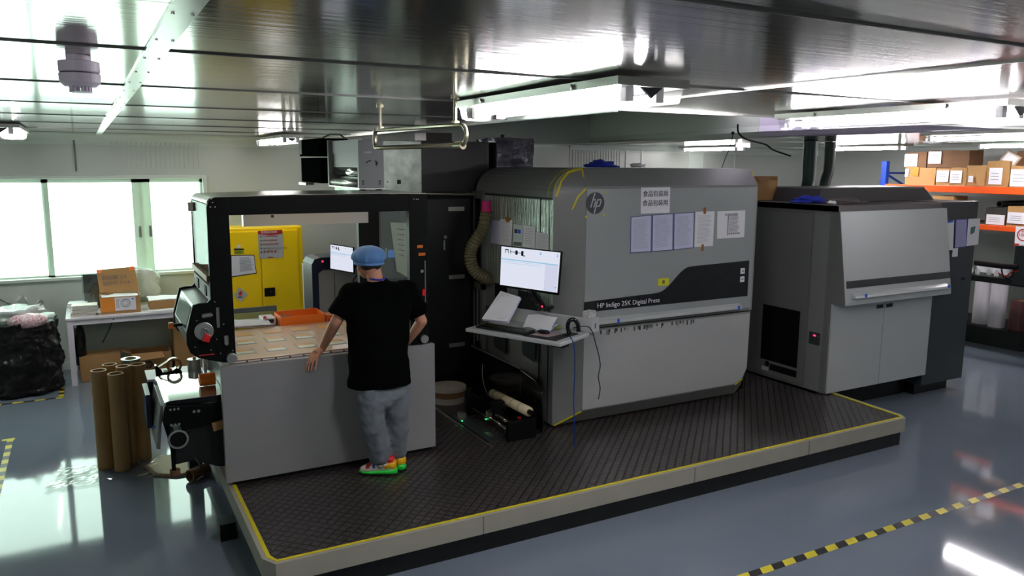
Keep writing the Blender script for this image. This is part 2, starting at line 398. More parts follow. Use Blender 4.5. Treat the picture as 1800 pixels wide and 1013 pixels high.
# ------------------------------------------------------------------ fluorescent fittings
def batten(label, x0, x1, y0, y1, z=HC, cover=True, group=None, tm=None, axis='Y'):
    t = thing('fluorescent_light', label, 'ceiling light', ((x0+x1)/2, (y0+y1)/2, z), group)
    if axis == 'Y':
        hb = MB().box(x0, x1, y0, y1, z-.035, z-.004)
        for yy in (y0+.3, y1-.3): hb.cyl((x0-.002, yy, z-.02), (x0-.012, yy, z-.02), .010, 10)
        hb.build('housing', alu_m, t)
        xm = (x0+x1)/2; tb = [xm-.07, xm+.07]
        for xx in tb:
            MB().cyl((xx, y0+.09, z-.065), (xx, y1-.07, z-.065), .013, 12).build('tube', tm or tube_m, t)
            for yy, d in ((y0+.055, .035), (y1-.07, .03)): MB().box(xx-.018, xx+.018, yy, yy+d, z-.085, z-.035).build('lamp_holder', white_m, t)
        if cover:
            pr = [(x0+.012, z-.035), (x0+.03, z-.09), (x0+.06, z-.10), (x1-.06, z-.10), (x1-.03, z-.09), (x1-.012, z-.035)]
            c = MB(); a = [c.bm.verts.new((x, y0+.02, q)) for x, q in pr]; b_ = [c.bm.verts.new((x, y1-.02, q)) for x, q in pr]
            for i in range(5): c.bm.faces.new((a[i], b_[i], b_[i+1], a[i+1]))
            c.bm.faces.new(a); c.bm.faces.new(b_[::-1])
            c.build('cover', acry_m, t)
            MB().prism([(xm-.05, y0+.015, z-.036), (xm+.05, y0+.015, z-.036), (xm, y0+.015, z-.075)], (0, .012, 0)).build('end_plate', dark_m, t)
    return t
GL = 'twin tube ceiling lights'
batten('twin tube light with clear trapezoid cover hanging nearest, above the hanger rail', 1.70, 2.03, 2.33, 3.72, HC-.01, group=GL)
batten('long twin tube light on the dark steel ceiling right of the nearest one', 3.78, 4.08, 2.15, 3.55, HC-.01, group=GL)
batten('twin tube light cut by the right edge of the photo, above the racks', 6.75, 7.05, 3.35, 4.6, HC-.012, group=GL, tm=emis('mid_tube', (1.0, .96, 1.0), 12))
batten('twin tube light glowing low over the cartons at the right edge', 10.2, 10.5, 4.9, 6.2, group=GL, cover=False)
batten('bare twin tube light beyond the dark green pipe drop', 10.3, 10.6, 7.3, 8.6, group=GL, cover=False)
batten('distant twin tube light above the far wall panels, left of the hanging wire', 9.05, 9.35, 9.25, 10.6, group=GL, cover=False, tm=emis('far_tube', (1.0, .97, 1.0), 16))
batten('small lit ceiling light above the yellow cabinet near the window wall', 1.93, 2.18, 8.75, 10.2, HC-.02, group=GL, tm=emis('dim_tube', (1.0, .97, .95), 16))
batten('ceiling light at the left edge, above the window', -.70, -.42, 7.9, 9.3, HC-.012, group=GL)
for x, y, wh in ((-1.7, -.3, 'left'), (7.2, -1.2, 'middle'), (10.5, 1.0, 'right')):
    batten('twin tube ceiling light behind the viewer, the %s one of three' % wh, x, x+.3, y, y+1.35, HC-.01, group='ceiling lights behind the viewer')

bt_ = batten('unseen tube light added in the roof recess to brighten the bay side', 6.12, 6.38, 5.3, 6.8, 3.36, tm=emis('bay_fill_tube', (.95, .85, 1.0), 7))  # unseen fixture, added to throw violet light on the bay side
for yy in (5.5, 6.6): MB().cyl((6.25, yy, 3.35), (6.25, yy, 3.75), .008, 8).build('drop_rod', alu_m, bt_)
# smoke detector
t = thing('smoke_detector', 'white smoke detector on the bright ceiling above the window side', 'smoke detector', (.03, 2.98, HC))
det_m = mat('lavender_white', s(238, 226, 240), .45)
P0 = Vector((.02, 2.85, HC)); zc = lambda d: P0-Vector((0, 0, d))
MB().cyl(zc(.002), zc(.02), .035, 28).build('mount', det_m, t)
MB().tube([zc(.02), zc(.022), zc(.052), zc(.055)], [.05, .058, .058, .054], 32).build('base', det_m, t, smooth=False)
MB().tube([zc(.055), zc(.058)], [.056, .056], 32).build('seam_ring', dark_m, t)
MB().tube([zc(.058), zc(.060), zc(.085), zc(.097)], [.056, .059, .057, .045], 32).build('head', det_m, t)
g = MB()
for k in range(18):
    a = 2*math.pi*k/18; g.obox(P0+Vector((math.cos(a)*.026, math.sin(a)*.026, -.113)), Vector((-math.sin(a), math.cos(a), 0))*.004, Vector((math.cos(a), math.sin(a), 0))*.006, (0, 0, .017))
g.cyl(zc(.112), zc(.115), .032, 24)
g.build('sensor_cage', det_m, t)

# hanging pipe frame
t = thing('hanger_rail', 'looped steel pipe rail hanging from the ceiling left of the nearest lamp', 'hanging rail', (1.5, 3.9, HC))
A = atY(661, 234, 4.45); B = atY(810, 214, 3.55); A2 = atY(663, 262, 4.45); B2 = atY(800, 253, 3.55)
z1 = (A.z+B.z)/2; z2 = (A2.z+B2.z)/2
A.z = B.z = z1; A2.z = B2.z = z2; A2.x, A2.y = A.x, A.y; B2.x, B2.y = B.x, B.y
d = (B-A).normalized(); rr = (z1-z2)/2; 
endc = [B+d*rr*math.sin(q)+Vector((0, 0, -rr+rr*math.cos(q))) for q in [math.pi*i/10 for i in range(11)]]
end2 = [A2-d*rr*.35*math.sin(q)+Vector((0, 0, rr-rr*math.cos(q))) for q in [math.pi*i/10 for i in range(11)]]
MB().tube([A, B]+endc[1:], .011, 12).build('upper_pipe', pipe_m, t, smooth=True)
MB().tube([endc[-1], A2]+end2[1:]+[A], .013, 12).build('lower_pipe', pipe_m, t, smooth=True)
MB().cyl(B2-d*.05, B2+d*.02, .02, 14).build('coupling', pipe_m, t)
for q in (A+d*.06, B-d*.05):
    h = MB().cyl(q, (q.x, q.y, HC-.003), .009, 10).cyl((q.x, q.y, q.z+.008), (q.x, q.y, q.z+.02), .02, 14).cyl((q.x, q.y, HC-.012), (q.x, q.y, HC-.003), .022, 14)
    h.build('drop_rod', pipe_m, t)

# floor marking tapes
def tape(label, x0, x1, y0, y1, ax, per=.20):
    m = stripe_mat('hazard_tape_%d' % len(MATS), ax, per); tag(MB().box(x0, x1, y0, y1, 0, .0012).build('floor_tape', m), label, 'floor tape', 'hazard tape strips on the floor')
tape('long yellow and black striped tape crossing the floor at the lower right', 3.0, 11, 3.25, 3.312, (1, -.55, 0))
tape('striped tape running left to right beside the black bag', -1.5, -.33, 9.53, 9.58, (1, 0, 0))
tape('short striped tape piece between the black bag and the table leg', -.375, -.325, 9.58, 10.0, (0, 1, 0), .16)
tape('striped tape running towards the viewer at the left edge', -.76, -.71, 6.3, 8.25, (0, 1, 0), .2)
tape('yellow end of striped tape crossing at the left edge', -1.6, -.70, 8.25, 8.30, (1, 0, 0))

# ================================================================== PLATFORM
t = thing('work_platform', 'low black checkered rubber platform with cream edge in front of the machines', 'platform', (3.6, 4.9, 0))
PX0, PX1, PY0, PY1 = .77, 6.52, 4.30, 7.6
def pl(i, c=.10):    # outline inset by i, front corners cut
    return [(PX0+i, PY1), (PX0+i, PY0+c+i*.4), (PX0+c*.55+i*.4, PY0+i), (PX1-.06, PY0+i), (PX1-i, PY0+.08+i*.4), (PX1+.05-i, 5.22), (6.36, 5.24), (6.36, PY1)]
def slab(mb, o, z0, z1): return mb.prism([Vector((x, y, z0)) for x, y in o], (0, 0, z1-z0))
slab(MB(), pl(.045), .10, .262).build('rubber_mat', mat_m, t)
e = MB(); o = pl(0); i_ = pl(.028)
for k in range(6):
    a, b_, c, d_ = o[k], o[k+1], i_[k+1], i_[k]
    if k >= 5: continue
    e.prism([Vector((*a, .14)), Vector((*b_, .14)), Vector((*c, .14)), Vector((*d_, .14))], (0, 0, .125))
e.build('edge_fascia', edge_m, t)
e = MB(); o = pl(.026); i_ = pl(.05)
for k in range(5):
    a, b_, c, d_ = o[k], o[k+1], i_[k+1], i_[k]
    e.prism([Vector((*a, .25)), Vector((*b_, .25)), Vector((*c, .25)), Vector((*d_, .25))], (0, 0, .0165))
e.build('yellow_border', ytape_m, t)
e = MB()
for x in (2.15, 3.95, 5.2): e.box(x, x+.004, PY0-.001, PY0+.002, .14, .262)
e.build('fascia_joint', inkd_m, t)
slab(MB(), [(PX0+.05, PY1), (PX0+.05, PY0+.1), (PX0+.12, PY0+.04), (PX1-.06, PY0+.04), (PX1-.03, PY0+.1), (PX1, 5.22), (6.3, 5.24), (6.3, PY1)], .0, .145).build('skirt', skirt_m, t)
tag(MB().box(.66, .765, 5.28, 5.42, 0, .12).build('black_block', blackp_m), 'small black block on the floor at the platform left edge', 'block')

# ================================================================== INSPECTION / FEED UNIT WITH THE BLACK GANTRY
t = thing('sheet_inspection_unit', 'black gantry frame unit with grey front panel that the worker leans on', 'machine', (1.55, 5.95, .26))
FY = 5.55
MB().box(.755, 2.35, FY, FY+.05, .295, 1.14).build('front_panel', gpan_m, t, bevel=.004)
MB().box(.80, 2.33, FY+.03, 6.9, .262, .30).build('plinth', blackp_m, t)
MB().box(.80, 2.30, FY+.05, 6.9, .30, 1.10).build('cabinet_body', dark_m, t)
MB().box(.775, 2.33, FY+.052, 7.25, 1.10, 1.135).build('worktop', pressl_m, t, bevel=.004)
# front plate with console outline
outline = [(.72, 2.24), (.735, 2.28), (.775, 2.303), (.86, 2.303), (.86, 1.17), (.78, 1.17), (.62, 1.22), (.57, 1.26), (.55, 1.32), (.55, 1.40), (.60, 1.585), (.64, 1.595), (.69, 1.595), (.715, 1.62)]
MB().prism([(x, FY-.002, z) for x, z in outline], (0, .03, 0)).build('front_plate', black_m, t, bevel=.003)
MB().prism([(x, 6.38, z) for x, z in outline], (0, .03, 0)).build('rear_plate', black_m, t, bevel=.003)
MB().box(.86, 2.15, FY, FY+.05, 2.182, 2.303).build('front_lintel', black_m, t, bevel=.003)
pst = MB().box(2.15, 2.30, FY-.002, FY+.06, 1.15, 2.305).build('right_post', black_m, t, bevel=.003)
MB().cyl((2.245, FY-.012, 1.72), (2.245, FY, 1.72), .013, 16).build('key_switch', chrome_m, pst)
MB().box(2.27, 2.276, FY-.008, FY-.002, 1.42, 1.80).build('door_strip', alu_m, pst)
MB().box(2.245, 2.27, FY-.02, FY-.002, 1.53, 1.58).build('red_latch', red_m, pst)
for x, z, w_ in ((2.235, 1.91, .045), (2.25, 1.85, .055)): MB().box(x-w_/2, x+w_/2, FY-.004, FY-.002, z-.011, z+.011).build('orange_sticker', orange_m, pst)
MB().cyl((2.255, FY-.03, 1.19), (2.255, FY, 1.19), .032, 24).build('roller_end', alu_m, pst)
sc = MB()
for x, z in ((2.19, 2.27), (2.21, 2.27), (2.225, 2.268)): sc.cyl((x, FY-.005, z), (x, FY, z), .004, 8)
sc.build('screw', alu_m, pst)
MB().box(.93, 2.3, 6.38, 6.41, 2.16, 2.303).build('rear_lintel', black_m, t)
rl = MB().box(1.08, 2.08, 6.30, 6.37, 2.045, 2.15).build('sensor_rail', pressl_m, t)
MB().box(.95, 2.1, FY+.055, FY+.075, 2.19, 2.205).build('led_strip', emis('warm_led', (1, .80, .62), 9), t)
rlm = MB().cyl((1.30, 6.293, 2.12), (1.30, 6.30, 2.12), .012, 14).build('hole', inkd_m, rl)
MB().box(2.02, 2.20, 6.38, 6.44, 1.14, 2.2).build('rear_post', black_m, t)
# top cover: steel sheet with rounded left shoulder
pr = []
for q in range(0, 7):
    a = math.pi/2*q/6; pr.append((.77-.045*math.sin(math.pi/2-a), 2.262+.043*math.sin(a)))
prof = pr+[(1.30, 2.315), (1.9, 2.315), (2.3, 2.312)]
mb = MB(); R1 = [Vector((x, FY+.028, z)) for x, z in prof]; R2 = [Vector((x, 6.385, z)) for x, z in prof]
a = [mb.bm.verts.new(p) for p in R1]; b = [mb.bm.verts.new(p) for p in R2]
for i in range(len(a)-1): mb.bm.faces.new((a[i], a[i+1], b[i+1], b[i]))
o = mb.build('top_cover', alu_m, t); o.modifiers.new('s', 'SOLIDIFY').thickness = .003
MB().box(.722, .728, FY+.04, 6.37, 1.78, 2.255).build('side_window', glass_m, t)
sd = MB().box(.715, .735, FY+.03, 6.38, 1.60, 1.70).build('side_rail', mid_m, t)
MB().box(.700, .730, FY+.03, 6.38, 1.735, 1.775).build('brown_bar', mat('bronze_bar', s(120, 92, 60), .45, .3), t)
for y in (5.72, 6.12): MB().box(.708, .716, y, y+.09, 1.615, 1.685).build('square_hole', inkd_m, sd)
MB().box(.695, .73, 6.365, 6.378, 2.17, 2.235).build('hinge_plate', alu_m, t)
# console between the plates
cs = MB().prism([(x, FY+.03, z) for x, z in ((.70, 1.585), (.612, 1.575), (.557, 1.39), (.560, 1.31), (.60, 1.24), (.85, 1.20), (.85, 1.59))], (0, .82, 0)).build('roller_console', mat('console_grey', s(150, 154, 150), .3, .3), t, bevel=.004)
def con(u, v, off=0):       # point on the sloped console face: u along depth, v down
    p = Vector((.612, FY+.03+.82*u, 1.575)).lerp(Vector((.557, FY+.03+.82*u, 1.39)), v); return p+Vector((-.96, 0, .28))*off
MB().prism([con(.12, .12, .001), con(.88, .12, .001), con(.88, .92, .001), con(.12, .92, .001)], Vector((-.96, 0, .28))*.003).build('console_window', mat('console_window', s(150, 175, 165), .06, .3), cs)
MB().cyl((.66, FY-.02, 1.405), (.66, FY-.002, 1.405), .062, 28).build('bearing_flange', alu_m, t, bevel=.003)
MB().cyl((.66, FY-.032, 1.405), (.66, FY-.02, 1.405), .028, 20).build('bearing_hub', chrome_m, t, bevel=.003)
MB().prism([(.665, FY-.045, 1.40), (.70, FY-.045, 1.375), (.685, FY-.045, 1.33), (.64, FY-.045, 1.345)], (0, .02, 0)).build('red_lever', red_m, t, bevel=.003)
for pts in (((.655, 1.51), (.715, 1.515)), ((.80, 1.30), (.80, 1.36))):
    (xa, za), (xb, zb) = pts; m_ = MB().tube([(xa, FY-.008, za), (xb, FY-.008, zb)], .016, 12).cyl((xa, FY-.028, za), (xa, FY-.02, za), .006, 10).cyl((xb, FY-.028, zb), (xb, FY-.02, zb), .006, 10)
    m_.build('slot_plate', alu_m, t)
MB().box(.745, .765, FY-.006, FY, 1.42, 1.56).build('plate_slot', mid_m, t)
MB().cyl((.83, FY-.03, 1.20), (.83, FY, 1.20), .036, 24).build('roller_end', alu_m, t, bevel=.003)
MB().box(.62, .72, FY-.004, FY, 1.235, 1.243).build('red_line', redt_m, t)
sc = MB()
for x, z in ((.76, 2.27), (.745, 2.24), (.775, 2.24), (.74, 1.6), (.62, 1.48), (.60, 1.30), (.70, 1.27), (.79, 1.44), (.76, 1.24), (.84, 1.25), (.74, 1.34)): sc.cyl((x, FY-.005, z), (x, FY-.002, z), .0045, 8)
sc.build('screw', alu_m, t)
MB().box(.47, .50, 5.85, 5.90, 1.38, 1.42).build('orange_knob', orange_m, t)
MB().box(.50, .56, 5.865, 5.885, 1.39, 1.41).build('knob_stem', black_m, t)
# printed sheet board on the worktop
bt = thing('inspection_board', 'lit board with rows of small printed picture cards on the worktop', 'board', (1.5, 6.1, 1.14))
MB().box(.83, 2.28, FY+.10, 6.70, 1.1355, 1.155).build('board', mat('warm_board', s(232, 208, 180), .15), bt, bevel=.003)
e_ = MB().box(.83, 2.28, FY+.07, FY+.098, 1.1355, 1.150); e_.build('edge_strip', cartdk_m, bt)
for k in range(14): MB().box(.85+.1*k, .935+.1*k, FY+.062, FY+.07, 1.142, 1.150).build('edge_ruler', paper_m, bt)
cd = mat('card_frame', s(140, 146, 140), .4); cy = mat('card_amber', s(214, 160, 70), .4); cg = mat('card_pale', s(214, 226, 206), .4)
for r, (yy, dx) in enumerate(((5.80, 0), (6.12, .06), (6.43, .10))):
    for k in range(6):
        x = .90+dx+.225*k
        if x > 2.15: continue
        yd = 0; c = thing('picture_card', 'small amber and green picture card, %s row, %s from the left post' % (('front', 'middle', 'rear')[r], ('first', 'second', 'third', 'fourth', 'fifth', 'sixth')[k]), 'card', (x, yy, 1.155), 'picture cards on the board')
        MB().box(x, x+.15, yy, yy+.17, 1.1555, 1.1568).build('frame', cd if r < 2 else mat('card_tan', s(190, 160, 120), .4), c)
        MB().box(x+.012, x+.138, yy+.085, yy+.155, 1.157, 1.1576).build('amber_field', cy, c)
        MB().box(x+.012, x+.138, yy+.015, yy+.084, 1.157, 1.1576).build('pale_field', cg if r < 2 else cy, c)
# things behind the board
ot = thing('orange_tray', 'orange folded carton tray lying behind the lit board', 'tray', (1.65, 6.85, 1.14))
x0, x1, y0, y1 = 1.42, 1.80, 6.72, 6.98
tw = MB().box(x0, x1, y0, y1, 1.136, 1.142).box(x0, x1, y0, y0+.006, 1.142, 1.225).box(x0, x1, y1-.006, y1, 1.142, 1.235).box(x0, x0+.006, y0, y1, 1.142, 1.23).box(x1-.006, x1, y0, y1, 1.142, 1.23)
crumple(tw, .006, 7).build('tray_body', orange_m, ot)
MB().box(x0+.04, x0+.14, y1-.012, y1-.008, 1.17, 1.2).build('tape_patch', alu_m, ot)
od = thing('orange_box', 'small orange box with torn side at the worker left elbow', 'box', (1.87, 6.83, 1.14))
MB().box(1.83, 1.92, 6.76, 6.90, 1.136, 1.20).build('box_body', orange_m, od, bevel=.004)
MB().box(1.84, 1.87, 6.75, 6.76, 1.14, 1.165).build('red_patch', red_m, od)
tag(MB().box(1.94, 2.02, 6.72, 6.82, 1.136, 1.19).build('teal_box', mat('teal_card', s(120, 170, 170), .5), bevel=.004), 'pale teal box almost hidden behind the worker sleeve', 'box')
pj = mat('grey_fabric_pile', s(170, 160, 160), .8)
def pile(nm, label, cat, x0, x1, y0, y1, z, n, m, amp=.012, group=None):
    q = thing(nm, label, cat, ((x0+x1)/2, (y0+y1)/2, z), group)
    for k in range(n):
        a_ = MB(); g_ = grid((x0+random.uniform(-.02, .02), y0, z+.004+.011*k), (x1-x0+random.uniform(-.03, .03), random.uniform(-.03, .03), 0), (0, y1-y0, 0), 10, 6)
        g_ = crumple(g_, amp, 9, k*3.1)
        for v in g_.bm.verts: v.co.z = max(v.co.z, z+.003+.002*k)
        ob = g_.build('sheet', (m if not isinstance(m, list) else m[k % len(m)]), q); ob.modifiers.new('s', 'SOLIDIFY').thickness = .007
    return q
pile('paper_pile', 'crumpled pile of proof sheets behind the board beside the left post', 'papers', .98, 1.32, 6.72, 7.0, 1.136, 5, [ink_m, pj, ytape_m, pj, paper_m])
sp = thing('tape_gun', 'white and black tabletop box with red knob beside the crumpled sheets', 'device', (1.38, 6.9, 1.14))
MB().box(1.30, 1.41, 6.86, 7.05, 1.136, 1.20).build('body', white_m, sp, bevel=.006); MB().box(1.315, 1.39, 6.852, 6.86, 1.16, 1.19).build('display', inkd_m, sp); MB().ball((1.32, 6.88, 1.205), .014).build('red_knob', red_m, sp)

# the boxy drive unit on top
t = thing('roof_feeder', 'pale grey roller box unit bolted on the gantry roof', 'machine unit', (2.08, 6.6, 2.32))
MB().box(1.975, 2.19, 6.2, 6.23, 2.335, 2.72).build('front_plate', pressl_m, t, bevel=.003)
MB().box(2.02, 2.19, 6.23, 7.12, 2.62, 2.73).build('top_housing', pressl_m, t)
MB().box(2.03, 2.19, 6.23, 7.12, 2.50, 2.62).build('housing', pressl_m, t)
MB().box(1.985, 2.19, 7.10, 7.14, 2.34, 2.74).build('rear_plate', pressp_m, t)
MB().cyl((2.06, 6.23, 2.46), (2.06, 7.1, 2.46), .042, 24).build('steel_roller', chrome_m, t, smooth=True)
MB().cyl((2.02, 6.23, 2.37), (2.02, 7.1, 2.37), .03, 24).build('lower_roller', alu_m, t, smooth=True)
MB().box(2.08, 2.18, 6.23, 7.1, 2.34, 2.5).build('back_sheet', galv_m, t)
MB().box(2.025, 2.085, 6.196, 6.2, 2.615, 2.63).build('light_label', white_m, t)
for k in range(3):
    m_ = MB()
    for q in range(7):
        a_ = math.radians((150, 60, 30)[k]-q*(8, 5.5, 4.5)[k]); r_ = (.055, .055, .04)[k]
        m_.obox((2.085+math.cos(a_)*r_, 6.195, 2.515+math.sin(a_)*r_*.7), (.006, 0, 0), (0, .005, 0), (0, 0, .008))
    m_.build('arc_slot', inkd_m, t)
for x in (2.01, 2.15):
    for z in (2.37, 2.39): MB().pipe((x, 6.195, z), (x, 6.2, z), .008, .004, 12).build('bolt_ring', inkd_m, t)
    m_ = MB().box(x-.02, x+.02, 6.20, 6.24, 2.316, 2.336)
    for a_ in range(4):
        cx = x+(-.012, .012)[a_ % 2]; m_.obox((cx-.003, 6.192, 2.318+(a_//2)*.013), (.006, 0, 0), (0, .01, 0), (0, 0, .006))
    m_.build('rail_foot', inkd_m, t)
MB().box(1.99, 2.2, 6.19, 7.14, 2.326, 2.335).build('rail', alu_m, t)
t = thing('black_motor_block', 'black motor block with grey clamp at the rear end of the roof feeder', 'motor', (2.0, 7.6, 2.33))
MB().box(1.93, 2.2, 7.2, 7.95, 2.60, 2.76).build('upper_block', matte_m, t, bevel=.004)
MB().box(1.95, 2.18, 7.25, 7.98, 2.35, 2.585).build('lower_block', matte_m, t, bevel=.004)
MB().box(1.925, 1.95, 7.84, 7.955, 2.62, 2.755).build('side_cover', mid_m, t)
MB().box(1.92, 2.0, 7.7, 7.98, 2.322, 2.345).build('clamp', alu_m, t)
t2 = MB().tube([(2.1, 6.95, 2.75), (2.08, 7.05, 2.79), (2.06, 7.3, 2.80), (2.05, 7.5, 2.775)], .008).build('cable', blackp_m, t)

# right glass enclosure behind the worker
t = thing('glass_guard', 'tall glass guard panel with pale greenish shine behind the worker head', 'guard panel', (2.35, 6.45, 1.14))
c = [atY(672, 378, 6.5), atY(716, 392, 6.42), atY(716, 505, 6.42), atY(672, 478, 6.5)]
plate(MB(), c, FN, .01)
m_ = MB(); m_.box(2.22, 2.235, 6.44, 6.50, 1.14, 2.16).box(2.52, 2.535, 6.44, 6.50, 1.14, 2.16).box(2.22, 2.535, 6.44, 6.5, 2.13, 2.16).box(2.22, 2.535, 6.44, 6.5, 1.45, 1.49); m_.build('frame', mid_m, t)
MB().box(2.235, 2.52, 6.47, 6.476, 1.49, 2.13).build('pane', glass('guard_glass', (.8, .9, .85), .35, .05), t)
c = [Vector((2.33, 6.462, 2.03)), Vector((2.50, 6.462, 2.02)), Vector((2.50, 6.462, 1.53)), Vector((2.38, 6.462, 1.60))]
m_ = MB(); plate(m_, c, FN, .003); m_.build('window_reflection', mat('reflection_green', s(176, 196, 184), .25), t)  # greenish reflection of the window, made as a pale sheet at the pane
m_ = lines(c, FN, 6, .3, .8, .1, .7, .12, .0045); m_.build('printed_text', ink_m, t)
MB().box(2.235, 2.52, 6.44, 6.468, 1.145, 1.45).build('lower_panel', mid_m, t)
# galvanised and black housings behind
t = thing('galvanised_housing', 'galvanised steel box panel standing between the roof feeder and the black housing', 'housing', (2.62, 7.1, 2.2))
MB().box(2.26, 2.845, 7.0, 7.9, 2.245, 2.745).build('panel', galv_m, t, bevel=.003)
for x, z, w_ in ((2.27, 2.53, .045), (2.60, 2.345, .035), (2.50, 2.36, .01)): MB().box(x, x+w_, 6.995, 7.0, z, z+w_*1.1).build('square_cutout', inkd_m, t)
MB().cyl((2.26, 6.985, 2.27), (3.4, 6.985, 2.235), .012, 10).build('brass_pipe', pipe_m, t)
t = thing('black_housing', 'large black sheet metal housing under the ceiling, left of the foil duct', 'housing', (3.2, 7.4, 2.2))
MB().box(2.855, 3.62, 7.12, 8.2, 2.245, 2.755).build('body', mat('scuffed_black', s(20, 22, 23), .35, 0, (5, .2), (6, .3, s(30, 32, 34))), t, bevel=.004)
MB().box(2.95, 3.22, 6.99, 7.02, 2.262, 2.27).build('lip', black_m, t)
tag(MB().box(3.02, 3.30, 7.3, 7.6, 2.757, 2.84).build('small_steel_box', mat('dull_box', s(58, 50, 46), .35, .4), bevel=.003), 'small brownish steel box on top of the black housing behind the rail', 'box')
t = thing('foil_duct', 'duct wrapped in shiny dark foil rising behind the press hood', 'duct', (3.95, 7.3, 2.3))
m_ = MB().box(3.72, 4.16, 7.15, 7.6, 2.45, 2.80); bmesh.ops.subdivide_edges(m_.bm, edges=m_.bm.edges[:], cuts=9, use_grid_fill=True); crumple(m_, .014, 6)
MB().box(3.76, 4.12, 7.19, 7.56, .265, 2.46).build('duct_base', black_m, t)
m_.build('duct_body', mat('dark_foil', s(70, 70, 78), .22, .6, (6, .8, (1, 1, 1), .02)), t)
MB().cyl((3.9, 7.35, 2.78), (3.9, 7.35, 2.84), .02).build('duct_bolt', black_m, t)
# black electric cabinet
t = thing('electric_cabinet', 'tall black electric cabinet with white label plates between gantry and press', 'cabinet', (3.1, 7.2, .27))
MB().box(2.42, 3.40, 7.02, 7.55, .27, 2.24).build('body', black_m, t, bevel=.004)
d_ = MB().box(2.86, 3.36, 7.0, 7.02, .42, 2.2).build('door', mat('door_black', s(16, 17, 18), .3), t, bevel=.004)
for z in (2.10, 1.43, .74): MB().box(3.12, 3.29, 6.994, 7.0, z-.02, z+.02).build('label_plate', alu_m, d_)
MB().box(3.06, 3.08, 6.98, 7.0, 1.70, 1.80).build('door_handle', chrome_m, d_, bevel=.004)
MB().cyl((3.08, 6.98, 1.83), (3.08, 7.0, 1.83), .02, 14).build('lock', chrome_m, d_)
MB().box(2.62, 2.74, 6.99, 7.02, .5, 2.2).build('hinge_channel', blackg_m, t)
# far control unit with small monitor
t = thing('control_unit', 'pale cabinet with black rounded arch frame behind the small monitor', 'machine', (2.2, 7.7, .27))
ar = [(1.93, .3), (1.93, 1.55), (1.96, 1.60), (2.02, 1.615), (2.50, 1.615), (2.50, 1.49), (2.04, 1.49), (1.995, 1.46), (1.995, .3)]
MB().prism([(x, 7.62, z) for x, z in ar], (0, .35, 0)).build('arch_frame', navy_m, t, bevel=.004)
MB().box(2.0, 2.5, 7.66, 8.3, .3, 1.488).build('body', pressl_m, t)
MB().box(2.16, 2.165, 7.655, 7.66, .35, 1.45).build('door_gap', inkd_m, t)
MB().box(2.03, 2.045, 7.61, 7.62, 1.57, 1.585).build('red_light', led_r, t)
MB().box(1.93, 2.5, 7.6, 8.3, .262, .3).build('plinth', blackp_m, t)
def screen_content(t, P, n):      # P(u,v) u right v down in 0..1
    n = Vector(n)
    def rect(mb_, u0, u1, v0, v1, d=.0012): mb_.prism([P(u0, v0)+n*d, P(u1, v0)+n*d, P(u1, v1)+n*d, P(u0, v1)+n*d], n*.0004)
    m1 = MB()
    for a_ in ((.07, .12, .05, .08), (.07, .08, .05, .15), (.12, .13, .05, .15), (.16, .17, .05, .16), (.17, .25, .10, .115), (.25, .29, .06, .17), (.29, .35, .11, .125), (.35, .39, .06, .18), (.37, .42, .17, .19)): rect(m1, *a_)
    m1.build('machine_diagram', scrdk_m, t)
    m1 = MB(); rect(m1, .0, .98, .30, .33)
    for v in (.36, .40): rect(m1, .03, .7, v, v+.008)
    m1.build('table_lines', scrblue_m, t)
    m1 = MB(); 
    for u, v in ((.67, .05), (.67, .08), (.95, .05), (.95, .09), (.95, .87)): rect(m1, u, u+.02, v, v+.022)
    m1.build('blue_icon', emis('icon_blue', s(40, 150, 220), .35), t)
t = thing('monitor', 'small distant monitor with a diagram page, left of the worker head', 'monitor', (2.23, 7.45, 1.6))
tl, tr, br, bl = Vector((2.105, 7.58, 1.735)), Vector((2.345, 7.44, 1.715)), Vector((2.345, 7.44, 1.47)), Vector((2.105, 7.58, 1.50))
tl, tr, br, bl = atY(581, 430, 7.50), atY(620, 436, 7.30), Vector(), atY(581, 472, 7.50)
br = on_plane(621, 479, tl, tr, bl)
nn = (tr-tl).cross(tl-bl).normalized(); nn = nn if nn.y < 0 else -nn
m_ = MB(); m_.prism([bil((tl, tr, br, bl), u, v)-nn*.02 for u, v in ((-.03, -.03), (1.03, -.03), (1.03, 1.06), (-.03, 1.06))], nn*.02); m_.build('casing', blackp_m, t, bevel=.003)
m_ = MB(); plate(m_, (tl, tr, br, bl), nn, .0015); m_.build('screen', screen_m, t)
screen_content(t, lambda u, v: bil((tl, tr, br, bl), u, v)+nn*.001, nn)
MB().tube([(2.30, 7.36, 1.46), (2.25, 7.36, 1.39), (2.30, 7.38, 1.36), (2.40, 7.45, 1.40), (2.42, 7.62, 1.42)], .009).build('monitor_arm', blackp_m, t)
MB().box(2.22, 2.36, 7.33, 7.38, 1.345, 1.365).build('arm_tray', blackp_m, t, bevel=.005)
t = thing('blue_note_screen', 'small blue lit screen behind the glass guard right of the worker cap', 'screen', (2.40, 6.6, 1.75))
MB().box(2.33, 2.45, 6.56, 6.60, 1.70, 1.79).build('casing', blackp_m, t); MB().box(2.34, 2.44, 6.556, 6.56, 1.71, 1.78).build('screen', emis('blue_scr', s(70, 130, 230), .25), t)

